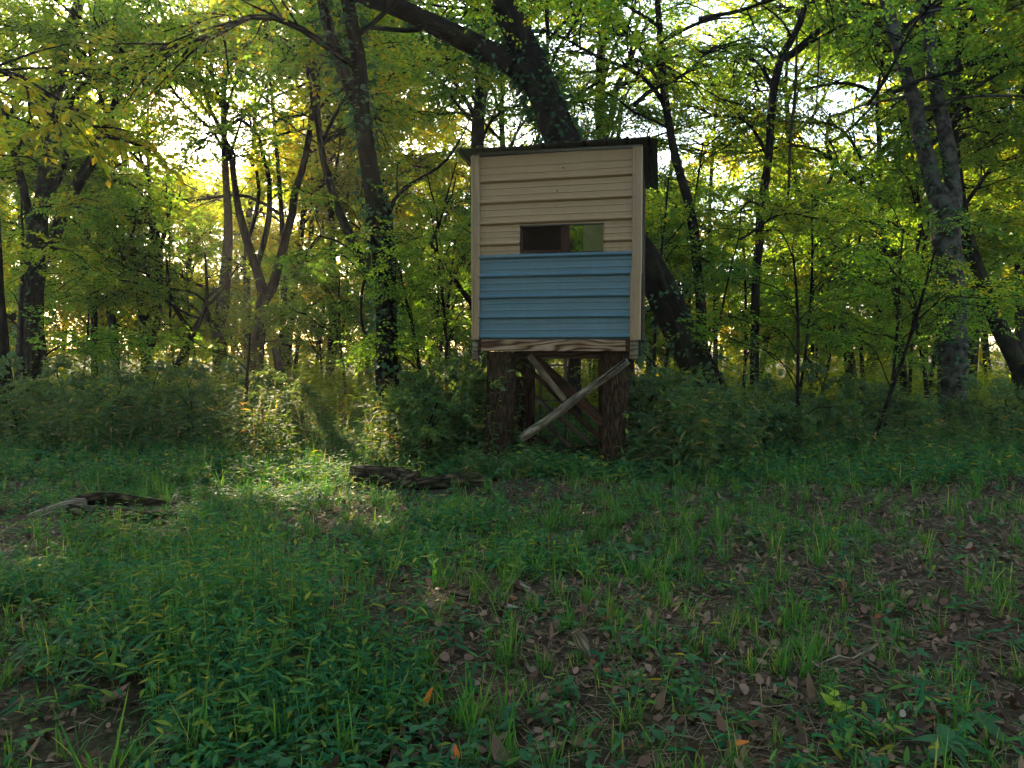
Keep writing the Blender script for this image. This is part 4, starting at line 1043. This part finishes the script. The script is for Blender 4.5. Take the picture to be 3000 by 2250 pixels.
# round peeled pole brace with a split upper end
pp = [HL(*z2(x, y), d) for x, y, d in [(585, 1110, 8.77), (640, 1070, 8.76), (900, 890, 8.70), (1120, 720, 8.66), (1300, 590, 8.62), (1480, 465, 8.60), (1625, 355, 8.58)]]
V, F, U = tube(pp, [.040, .050, .048, .045, .042, .040, .038], 20, .05, .05, .02, 9, cap=True, seed=8)
link('pole_brace', np_mesh('pole_brace', V, F, M_pole, uv=U), hut)
pq = [HL(*z2(x, y), 8.53) for x, y in [(1330, 560), (1440, 470), (1600, 345)]]
V, F, U = tube(pq, [.006, .010, .012], 8, .05, .2, seed=9); link('split_crack', np_mesh('split_crack', V, F, M_hole, uv=U), hut)

for (x, y, d) in [(1560, 398, 8.50), (1530, 425, 8.51), (690, 1035, 8.69)]:
    link('bolt', sme, hut, HL(*z2(x, y), d)).scale = (1.6, 1.6, 1.6)
# ladder behind the hut
lad = empty('ladder', P(1619, 1300, 12.0)); tag(lad, 'narrow wooden ladder standing behind the hut between its posts', 'ladder')
lb = lad.location.copy()
for pxx in (1582, 1656):
    board('rail', P(pxx + 2, 1300, 12.1) - lb, P(pxx, 985, 11.6) - lb, .045, .03, M_greywood, lad)
for py in (1069, 1122, 1173, 1224, 1277, 1020):
    board('rung', P(1583, py, 11.93) - lb, P(1656, py + 1, 11.93) - lb, .03, .03, M_greywood, lad)

# ------------------------------------------------------------------ fallen logs and sticks
def fallen(name, label, cat, pieces, d, mat, parent_name='log_piece', lump=.12, cap=True, furrow=.05):
    b = P(pieces[0][0][0], pieces[0][0][1], d)
    root = None
    pieces = [[(q[0], q[1] - q[2] * .12, q[2] * 1.08, *q[3:]) for q in path] for path in pieces]
    for k, (path) in enumerate(pieces):
        pts, rad = px_path([(x, y, w) for x, y, w, *_ in path], d)
        pts = [P(q[0], q[1], q[3] if len(q) > 3 else d) for q in path]
        if len(pieces) == 1:
            V, F, U = tube([p - b for p in pts], rad, 18, .05, lump, furrow, 9, cap=cap, seed=len(label) + k)
            o = link(name, np_mesh(name, V, F, mat, uv=U), None, b); tag(o, label, cat); return o
        if root is None: root = empty(name, b); tag(root, label, cat)
        V, F, U = tube([p - b for p in pts], rad, 18, .05, lump, furrow, 9, cap=cap, seed=len(label) + k)
        link(parent_name, np_mesh(parent_name, V, F, mat, uv=U), root)
    return root
fallen('fallen_log', 'rotten fallen log with a paler broken end, leftmost in the grass', 'fallen log',
       [[(50, 1540, 26), (120, 1515, 34), (200, 1490, 38), (250, 1480, 30)]], 6.6, M_palewood)
fallen('fallen_log', 'split grey log resting above another log in the grass at left', 'fallen log',
       [[(196, 1478, 20), (240, 1466, 32), (320, 1462, 36), (400, 1470, 24), (487, 1474, 10)]], 6.7, M_rot)
fallen('fallen_log', 'lower brown log with a jagged end beside the split grey log at left', 'fallen log',
       [[(200, 1496, 26), (280, 1506, 30), (350, 1512, 32), (430, 1514, 30), (515, 1510, 20)]], 6.45, M_rot)
fallen('fallen_log', 'thick dark stub of log with a broken end in front of the vine-covered tree', 'fallen log',
       [[(1026, 1384, 30), (1045, 1388, 46), (1100, 1396, 56), (1180, 1404, 50), (1230, 1410, 36)]], 8.15, M_rot)
fallen('fallen_log', 'long low rotten log lying in front of the left log post of the hut', 'fallen log',
       [[(1170, 1424, 26), (1260, 1420, 36), (1340, 1410, 38), (1400, 1406, 28), (1425, 1408, 16)]], 7.95, M_rot)
fallen('broken_branch', 'short broken branch propped across the dark stub of log', 'branch', [[(1168, 1432, 14), (1195, 1410, 20), (1225, 1388, 16)]], 7.8, M_rot)
fallen('fallen_log', 'long pale log lying on the ground below the smooth grey tree', 'fallen log',
       [[(2520, 1262, 20, 12.9), (2600, 1268, 22, 12.7), (2678, 1280, 24, 12.2), (2780, 1306, 26, 11.4), (2860, 1330, 26, 10.7), (3010, 1352, 24, 10.1)]], 11.5, M_palewood)
fallen('fallen_log', 'short rotten log lying on the ground under the hut', 'fallen log',
       [[(1600, 1335, 14, 10.2), (1680, 1330, 26, 10.2), (1750, 1322, 22, 10.3)]], 10.2, M_rot)
fallen('fallen_branch', 'crooked grey twig lying on the leaf litter at lower right', 'branch',
       [[(2395, 1966, 10), (2420, 1944, 12), (2458, 1930, 15), (2498, 1938, 14), (2538, 1913, 12), (2572, 1886, 7)], [(2420, 1950, 8), (2436, 1968, 7), (2452, 1980, 4)]], 3.48, M_palewood, 'twig')
fallen('wood_chunk', 'pale splintered piece of wood in the leaf litter at bottom centre', 'wood', [[(1684, 1852, 22), (1700, 1885, 34), (1724, 1922, 18)]], 3.55, M_palewood)
fallen('wood_chunk', 'small pale piece of bark at the edge of the grass tufts in the middle', 'wood', [[(1495, 1706, 16), (1525, 1716, 24), (1553, 1728, 14)]], 4.55, M_palewood)
fallen('wood_chunk', 'flat grey bit of wood just left of the open leaf litter', 'wood', [[(1318, 1746, 14), (1355, 1752, 24), (1394, 1752, 14)]], 4.35, M_rot)
fallen('wood_chunk', 'small pale wedge of wood near the right edge', 'wood', [[(2908, 1628, 10), (2938, 1636, 22), (2966, 1642, 12)]], 5.2, M_palewood)
fallen('fallen_branch', 'thin dark stick on the leaf litter near the bottom right', 'branch', [[(2262, 2040, 8), (2300, 2048, 10), (2350, 2062, 6)]], 3.05, M_rot)

# ------------------------------------------------------------------ undergrowth, grass and litter (each one mass)
def scatter(n, y0, y1, x_of=None, margin=1.12, seed=0, pw=1.0):
    r = np.random.default_rng(seed)
    n = int(n * 1.22)
    y = y0 + (y1 - y0) * r.random(n) ** pw
    x = r.uniform(-1, 1, n) * (y * 0.6655 * margin + .9)
    near_log = ((x > -4.5) & (x < -2.8) & (y > 6.0) & (y < 6.75)) | ((x > -1.8) & (x < -.3) & (y > 7.35) & (y < 8.15))
    k = ~(near_log & (r.random(n) < .82))
    return x[k], y[k], r
def pxx(x, y): return 1500 + FPX * x / y
def noise2(x, y, s, seed):
    r = np.random.default_rng(seed); v = np.zeros_like(x)
    for k in range(7):
        a = r.uniform(0, 6.28); f = s * r.uniform(.6, 2.2)
        v += np.sin((x * math.cos(a) + y * math.sin(a)) * f + r.uniform(0, 6.28))
    return v / 7 ** .5
def bare(x, y):
    """0..1, how open the ground is (litter shows)"""
    p = pxx(x, y); d = y
    b = 1.1 / (1 + np.exp(-(p - 1620) / 300)) * np.exp(-np.maximum(d - 6.8, 0) ** 2 / 9)
    b += 1.0 * np.exp(-(((x - .3) / .85) ** 2 + ((y - 4.1) / .6) ** 2))
    return np.clip(b * 1.0 + 0.30 * noise2(x, y, 2.6, 5), 0, 1)
def stems_with_leaves(x, y, h, nleaf, L, wr, r, lean=.25, droop=.2, ts=(0, .35, .7, 1), prof=(.2, 1, .7, .04), start=.2, rise=.25, stemw=.0022, gz=None, zig=0.0):
    n = len(x); z = gh(x, y) if gz is None else gz
    base = np.stack([x, y, z], -1)
    la = r.uniform(0, 6.283, n); lm = np.abs(r.normal(0, lean, n))
    sd = norm(np.stack([np.cos(la) * lm, np.sin(la) * lm, np.ones(n)], -1))
    t = np.linspace(start, 1.0, nleaf)[None, :] + r.normal(0, .02, (n, nleaf))
    pos = base[:, None, :] + sd[:, None, :] * (h[:, None] * t)[:, :, None]
    a0 = r.uniform(0, 6.283, n)[:, None] + np.arange(nleaf)[None, :] * 2.6 + r.normal(0, .4, (n, nleaf))
    D = norm(np.stack([np.cos(a0), np.sin(a0), rise + r.normal(0, .28, (n, nleaf))], -1)).reshape(-1, 3)
    up = norm(np.stack([r.normal(0, .35, n * nleaf), r.normal(0, .35, n * nleaf), np.ones(n * nleaf)], -1))
    S = norm(np.cross(D, up))
    LL = r.uniform(L[0], L[1], n * nleaf) * np.tile(1.15 - .4 * np.linspace(0, 1, nleaf), n)
    lv = strips(pos.reshape(-1, 3), D, S, LL, LL * wr, droop * r.uniform(.4, 1.6, n * nleaf), ts, prof)
    sv_ = strips(base, sd, norm(np.cross(sd, np.array([0, 1.0, 0.01]))), h, stemw, 0.0, [0, .5, 1], [1.3, 1, .5])
    return cat_geo([lv, sv_])
def stuff(name, label, geo, mat):
    o = link(name, np_mesh(name, geo[0], geo[1], mat)); tag(o, label, kind='stuff'); return o

# low leafy ground cover, near
x, y, r = scatter(17000, 2.1, 8.6, seed=11, pw=.95)
dens = (1.05 - bare(x, y) * .95) * np.clip(.55 + .85 * noise2(x, y, 3.4, 3), .10, 1)
k = r.random(len(x)) < dens; x, y = x[k], y[k]
clump = np.exp(-(((x + 1.15) / 1.0) ** 2 + ((y - 4.0) / .8) ** 2))
h = r.uniform(.04, .17, len(x)) * (1 + 2.4 * clump + .8 * np.clip(noise2(x, y, 2.2, 9), -.7, 1.2))
stuff('ground_cover', 'low leafy weeds covering the near ground', stems_with_leaves(x, y, h, 7, (.042, .090), .25, r, lean=.5, ts=(0, .35, .7, 1), prof=(.3, 1, .7, .04)), M_herb)
print('cover stems', len(x))
# second, rounder-leaved kind growing in patches
x, y, r = scatter(5200, 2.2, 9.5, seed=41)
k = (noise2(x, y, 2.4, 42) > .35) & (r.random(len(x)) > .9 * bare(x, y)); x, y = x[k], y[k]
h = r.uniform(.04, .14, len(x))
stuff('round_leaved_weeds', 'patches of rounder-leaved weeds among the grass', stems_with_leaves(x, y, h, 5, (.035, .07), .55, r, lean=.5, ts=(0, .3, .65, 1), prof=(.25, 1, .8, .05)), M_broad)
# ground cover farther off
x, y, r = scatter(9500, 8.2, 17, seed=12, pw=1.1)
p = pxx(x, y)
k = ~((p > 1440) & (p < 1850) & (y > 8.8) & (y < 11.5)); x, y = x[k], y[k]
h = r.uniform(.08, .28, len(x))
stuff('ground_cover', 'low green weeds between the hut and the wood', stems_with_leaves(x, y, h, 8, (.05, .11), .34, r, lean=.4, ts=(0, .45, 1), prof=(.3, 1, .04)), M_herb)
# grass
def grass(n, y0, y1, seed, hh, per, dens_f, w=.005):
    x, y, r = scatter(n, y0, y1, seed=seed, pw=.9)
    k = r.random(len(x)) < dens_f(x, y); x, y = x[k], y[k]; n = len(x)
    X = np.repeat(x, per) + r.normal(0, .022, n * per); Y = np.repeat(y, per) + r.normal(0, .022, n * per)
    hs = np.repeat(r.uniform(hh[0], hh[1], n), per) * r.uniform(.45, 1.1, n * per)
    a = r.uniform(0, 6.283, n * per); t = np.abs(r.normal(.38, .25, n * per))
    D = norm(np.stack([np.cos(a) * t, np.sin(a) * t, np.ones(n * per)], -1))
    S = norm(np.stack([-np.sin(a) + r.normal(0, .3, n * per), np.cos(a) + r.normal(0, .3, n * per), np.zeros(n * per)], -1))
    return strips(np.stack([X, Y, gh(X, Y) - .01], -1), D, S, hs, w * r.uniform(.7, 1.4, n * per), r.uniform(.05, .55, n * per), [0, .3, .6, .85, 1], [.8, 1, .85, .5, .05])
def gd(x, y):
    p = pxx(x, y)
    mid = np.exp(-(((p - 1500) / 600) ** 2)) * np.exp(-(((y - 5.6) / 1.6) ** 2))
    return np.clip(.16 + .75 * mid + .25 * noise2(x, y, 1.7, 21) + .1 * (p < 900) + .14 * (p > 1700), 0.03, 1)
stuff('grass', 'tufts of thin green grass in front of the hut', grass(4600, 2.2, 9.0, 13, (.09, .24), 17, lambda x, y: gd(x, y) * (1 - .3 * bare(x, y))), M_grass)
stuff('grass', 'tall arching clumps of grass standing out in the foreground', grass(300, 2.3, 8.0, 43, (.18, .40), 20, lambda x, y: .9 - .35 * bare(x, y), .006), M_grass)
stuff('grass', 'longer grass along the edge of the undergrowth', grass(1300, 8.0, 14.0, 14, (.2, .4), 12, lambda x, y: np.where(((pxx(x, y) > 1440) & (pxx(x, y) < 1850) & (y > 8.8)), .15, .7), .008), M_grass)
# leaf litter
def litter(n, y0, y1, seed, size, mat, f):
    x, y, r = scatter(n, y0, y1, seed=seed, pw=.85)
    k = r.random(len(x)) < f(x, y); x, y = x[k], y[k]; n = len(x)
    a = r.uniform(0, 6.283, n)
    D = norm(np.stack([np.cos(a), np.sin(a), r.normal(.12, .3, n)], -1)); up_ = norm(np.stack([r.normal(0, .45, n), r.normal(0, .45, n), np.ones(n)], -1))
    S = norm(np.cross(D, up_)); L = r.uniform(size[0], size[1], n)
    return strips(np.stack([x, y, gh(x, y) + r.uniform(.004, .028, n)], -1), D, S, L, L * r.uniform(.3, .8, n), r.normal(.1, .5, n), [0, .25, .55, .8, 1], [.3, .85, 1, .75, .15])
stuff('leaf_litter', 'brown dead leaves scattered over the ground', litter(26000, 2.1, 10, 15, (.015, .062), M_litter, lambda x, y: .35 + .6 * bare(x, y)), M_litter)
x, y, r = scatter(26000, 2.1, 8.5, seed=16, pw=.85)
k = r.random(len(x)) < .2 + .8 * bare(x, y); x, y = x[k], y[k]; n = len(x); a = r.uniform(0, 6.283, n)
D = norm(np.stack([np.cos(a), np.sin(a), r.normal(.02, .12, n)], -1))
stuff('dry_straw', 'dry straw and stems lying among the dead leaves', strips(np.stack([x, y, gh(x, y) + r.uniform(.003, .03, n)], -1), D, norm(np.stack([-np.sin(a), np.cos(a), r.normal(0, .5, n)], -1)), r.uniform(.04, .17, n), .0028, r.normal(0, .1, n), [0, .5, 1], [1, 1, .6]), M_straw)
# cane thicket at left, d 9.8..16
x, y, r = scatter(4600, 9.7, 17, seed=17, pw=1.15)
p = pxx(x, y)
edge = 880 + 60 * noise2(x, y, 2, 31)
k = (p < edge) & (y > 9.8 + .35 * noise2(x, y, 1.4, 32) + .5 * (p < 200)); x, y = x[k], y[k]
h = r.uniform(.55, 1.15, len(x)) * (1 + .25 * noise2(x, y, 1.6, 33)) * np.clip((y - 9.2) / .9, .35, 1.0)
stuff('cane_thicket', 'dense thicket of leafy cane at left', stems_with_leaves(x, y, h, 17, (.09, .19), .2, r, lean=.3, droop=.35, ts=(0, .4, 1), prof=(.5, 1, .05), start=.12, rise=.35, stemw=.003), M_cane)
print('cane', len(x))
# thinner brush: round the vine tree, and right of the hut
def brush(n, y0, y1, seed, cond, hh, L, wr, nl, mat, label, name='undergrowth', lean=.38, ts=(0, .4, 1), prof=(.4, 1, .05)):
    x, y, r = scatter(n, y0, y1, seed=seed, pw=1.0); p = pxx(x, y)
    k = cond(p, y, r, x); x, y = x[k], y[k]; h = r.uniform(hh[0], hh[1], len(x)) * np.clip(.8 + .5 * noise2(x, y, 2.0, seed), .25, 1.5)
    stuff(name, label, stems_with_leaves(x, y, h, nl, L, wr, r, lean=lean, droop=.3, ts=ts, prof=prof, start=.15, stemw=.003), mat)
    print(label, len(x))
clear = lambda p, y: (p > 1425) & (p < 1855)
brush(6500, 8.9, 12.5, 18, lambda p, y, r, x: (p > 1090) & (p < 1500) & (y > 8.9 + .3 * noise2(x, y, 2, 4)) & ~((p > 1420) & (y < 9.0)) , (.6, 1.5), (.08, .16), .28, 14, M_cane, 'brush of thin leafy stems between the vine-covered tree and the left log post')
brush(2600, 10.6, 16, 19, lambda p, y, r, x: (p > 840) & (p < 1130) & (r.random(len(p)) < .6), (.35, .8), (.06, .11), .15, 13, M_cane, 'sunlit low brush left of the vine-covered tree')
brush(4200, 8.8, 13.5, 20, lambda p, y, r, x: (p > 1860) & (p < 2230) & (y > 9.0 + .4 * noise2(x, y, 2, 4)), (.35, 1.1), (.10, .19), .3, 11, M_cane, 'broad-leaved weeds between the right log post and the leaning trunk')
brush(4200, 10.0, 17, 22, lambda p, y, r, x: (p > 2150) & (y > 10.2 + .5 * noise2(x, y, 1.5, 4)) & (r.random(len(p)) < .8), (.3, .85), (.08, .17), .26, 11, M_cane, 'dark undergrowth below the trees at right')
brush(1600, 11.8, 17, 23, lambda p, y, r, x: (p > 1480) & (p < 1900), (.3, .7), (.06, .12), .2, 10, M_herb, 'green undergrowth seen beneath the hut')
brush(5200, 8.25, 9.3, 25, lambda p, y, r, x: ((p > 1375) & (p < 1560) & (y < 8.95)), (.25, .75), (.07, .14), .24, 12, M_cane, 'leafy brush in front of the left log post')
brush(4200, 8.35, 9.6, 26, lambda p, y, r, x: ((p > 1842) & (p < 2080) & (y > 8.5)), (.3, .9), (.10, .19), .3, 12, M_cane, 'dark leafy brush beside the right log post')
brush(2600, 8.2, 10.8, 27, lambda p, y, r, x: ((p > 1500) & (p < 1870)), (.12, .32), (.07, .13), .32, 8, M_herb, 'low weeds under and in front of the hut')
brush(9000, 16, 30, 24, lambda p, y, r, x: r.random(len(p)) < .8, (.7, 1.7), (.14, .26), .3, 10, M_leaf_far, 'far undergrowth along the foot of the wood')

# ------------------------------------------------------------------ single plants one can pick out
def leaf_mesh(name, L, W, bend, mat, fold=.18, seg=7, heart=False):
    ts = np.linspace(0, 1, seg + 1)
    w = np.sin(np.pi * ts ** (.62 if not heart else .5)) ** .8; w[0] = .05; w[-1] = .02
    V = []
    for t, q in zip(ts, w):
        z = -bend * L * t * t
        V += [(t * L, -W / 2 * q, z + fold * W * q * .5), (t * L, 0, z), (t * L, W / 2 * q, z + fold * W * q * .5)]
    F = []
    for k in range(seg):
        F += [[3 * k, 3 * k + 1, 3 * k + 4, 3 * k + 3], [3 * k + 1, 3 * k + 2, 3 * k + 5, 3 * k + 4]]
    return np_mesh(name, np.array(V), np.array(F), mat)
LM = {'lance': leaf_mesh('leaf', .15, .042, .35, M_broad), 'oval': leaf_mesh('leaf', .11, .055, .25, M_broad), 'yellow': leaf_mesh('leaf', .10, .062, .2, M_yleaf, heart=True), 'small': leaf_mesh('leaf', .07, .032, .2, M_broad),
      'blade': leaf_mesh('leaf', .30, .022, .5, M_broad), 'paddle': leaf_mesh('leaf', .22, .055, .15, M_broad, fold=.3)}
def plant(label, px, py, h, kinds, nl, seed, d=None, spread=1.0, whorl=False, rise=.2):
    d = d or EYE * FPX / (py - 1029) * .995
    b = P(px, py, d); b = Vector((b.x, b.y, float(gh(b.x, b.y))))
    rr = random.Random(seed)
    root = empty('broadleaf_plant', b); tag(root, label, 'plant')
    lx, ly = rr.uniform(-.12, .12) * h, rr.uniform(-.12, .05) * h
    pts = [Vector((0, 0, -.01)), Vector((lx * .4, ly * .4, h * .5)), Vector((lx, ly, h))]
    V, F, U = tube(pts, [.0035, .003, .002], 6, .05, 0); link('stem', np_mesh('stem', V, F, M_herbstem, uv=U), root)
    for k in range(nl):
        t = 1.0 if whorl else .3 + .7 * (k + .5) / nl
        p = pts[0].lerp(pts[2], t)
        o = link('leaf', LM[rr.choice(kinds)], root, p)
        a = k * 2.4 + rr.uniform(-.3, .3) if not whorl else k * 6.283 / nl + rr.uniform(-.2, .2)
        s = spread * rr.uniform(.75, 1.15) * (1.1 - .35 * t if not whorl else 1)
        o.rotation_euler = (rr.uniform(-.3, .3), -(rise + rr.uniform(-.25, .3)), a); o.scale = (s, s, s)
M_herbstem = plain('green_stem', (0.05, 0.09, 0.03), .6)
plant('upright weed with drooping pale leaves just right of the long low log', 1478, 1455, .36, ['lance', 'oval'], 11, 1)
plant('bushy weed with long pointed leaves in front of the right log post', 1905, 1475, .42, ['lance'], 22, 2, spread=1.25)
plant('leafy weed at the foot of the right log post, left of the bushy one', 1855, 1440, .34, ['lance'], 14, 3, spread=1.1)
plant('tall weed with narrow leaves right of the leaning trunk foot', 2190, 1370, .55, ['lance'], 18, 4, spread=1.1)
plant('tall leafy weed left of the leaning trunk foot', 2020, 1330, .85, ['lance'], 26, 5, spread=1.15)
plant('second tall leafy weed among the brush, close to the hut corner', 1945, 1320, .7, ['lance', 'oval'], 22, 6, spread=1.0)
plant('slender leafy weed at the foot of the smooth grey tree', 2700, 1330, .8, ['lance'], 20, 7, spread=1.0)
plant('weed with wide pale leaves beside the long pale log', 2760, 1365, .35, ['lance', 'oval'], 12, 8)
plant('small plant with four broad flat leaves in the grass right of centre', 1850, 1640, .13, ['oval'], 4, 9, whorl=True, rise=.1, spread=1.15)
plant('seedling with large yellow-green leaves on the litter at lower right', 2440, 2110, .15, ['yellow'], 6, 10, rise=.35, spread=.75)
plant('low five-leaved creeper by the twig at right', 2700, 1920, .05, ['small'], 5, 12, whorl=True, rise=.05)
plant('five-leaved creeper near the bottom right corner', 2860, 2150, .06, ['oval'], 5, 13, whorl=True, rise=.05)
plant('five-leaved creeper at the bottom edge, right of the corner fern', 2780, 2225, .06, ['oval'], 5, 14, whorl=True, rise=.05)
plant('small five-leaved creeper right of the open litter', 2240, 1830, .05, ['small'], 5, 15, whorl=True, rise=.05, spread=1.0)
plant('five-leaved creeper on the litter, centre right', 1770, 1800, .05, ['small'], 6, 16, whorl=True, rise=.05)
plant('five-leaved creeper above the pale splintered wood', 1790, 1850, .04, ['small'], 5, 17, whorl=True, rise=.05)
plant('small plant with pale leaves in the grass left of the leafy mound', 250, 1770, .12, ['oval', 'lance'], 5, 18, rise=.2)
plant('upright plant with paddle-shaped leaves right of the leafy mound', 905, 1880, .10, ['paddle'], 3, 19, rise=1.2)
plant('plant with arching strap leaves right of the leafy mound', 800, 1850, .10, ['blade'], 7, 20, rise=1.0)
plant('clump of arching strap leaves at the bottom left', 330, 2040, .06, ['blade'], 8, 21, rise=1.0)
plant('leafy seedling beside the lower brown log at left', 310, 1560, .14, ['oval'], 6, 22)
plant('pale-leaved plant between the left logs and the light patch', 900, 1500, .16, ['oval', 'lance'], 8, 23)
plant('narrow-leaved weed growing against the left log post', 1440, 1350, .55, ['lance'], 16, 24, d=8.95, spread=.9)
plant('yellow-green sprig growing on the right log post', 1842, 1370, .75, ['yellow'], 3, 25, d=8.75, rise=.9, spread=.8)
def single_leaf(label, px, py, kind_mesh, rot, s=1.0, cat='leaf'):
    d = EYE * FPX / (py - 1029); b = P(px, py, d)
    o = link('fallen_leaf', kind_mesh, None, Vector((b.x, b.y, float(gh(b.x, b.y)) + .03))); o.rotation_euler = rot; o.scale = (s,) * 3; tag(o, label, cat)
lf_o = leaf_mesh('fallen_leaf', .075, .03, .1, M_orange); lf_p = leaf_mesh('fallen_leaf', .10, .045, .15, M_pale); lf_y = leaf_mesh('fallen_leaf', .09, .03, .1, M_yleaf); lf_b = leaf_mesh('fallen_leaf', .11, .055, -.25, M_litter, fold=-.3)
single_leaf('bright orange leaf standing in the weeds at bottom centre', 1243, 2075, lf_o, (0.2, -1.2, .5), 1.2)
single_leaf('white papery leaf caught in the grass at left', 318, 1650, lf_p, (.4, -.5, 2.4), 1.2)
single_leaf('yellow leaf lying on the litter at lower right', 2700, 2060, lf_y, (.2, .05, -.3))
single_leaf('pale leaf lying right of the bottom seedling', 2640, 2125, lf_p, (.3, -.3, .9), .55)
single_leaf('curled grey-brown leaf at lower centre right', 1925, 2080, lf_b, (.5, -.4, 1.1), .8)
single_leaf('large curled brown leaf left of the bottom centre', 290, 2100, lf_b, (.2, -.2, .4), 1.1)
single_leaf('brown leaf lying at the bottom edge right of centre', 1480, 2225, lf_b, (.1, -.2, 2.0), 1.1)
single_leaf('rust-coloured leaf in the weeds near the bottom right', 2150, 2190, lf_o, (.2, -.1, 0.3), .9)
single_leaf('small orange leaf near the bottom, centre left', 1340, 2225, lf_o, (.2, -1.1, 1.9), .7)
single_leaf('broad tan leaf on the open litter, centre right', 1470, 1790, lf_p, (.15, -.1, -.2), .9)
single_leaf('tilted brown leaf among the tufts at right', 2470, 1725, lf_b, (.9, -.6, 2.3), .8)
hz, nt, out = newmat('thin_haze')
pv = N(nt, 'ShaderNodeVolumePrincipled'); pv.inputs['Density'].default_value = HAZE; pv.inputs['Color'].default_value = (.95, .95, .93, 1); pv.inputs['Anisotropy'].default_value = .55
nt.links.new(pv.outputs[0], out.inputs['Volume'])
Vh, Fh = box_geo(-70, 70, -12, 85, -1.6, 22)

ho = link('haze', np_mesh('haze', Vh, Fh, hz, smooth=False)); tag(ho, 'thin morning haze hanging between the trees', kind='stuff')
print('tris', sum(len(m.polygons) * 2 for m in bpy.data.meshes), 'objs', len(bpy.data.objects))
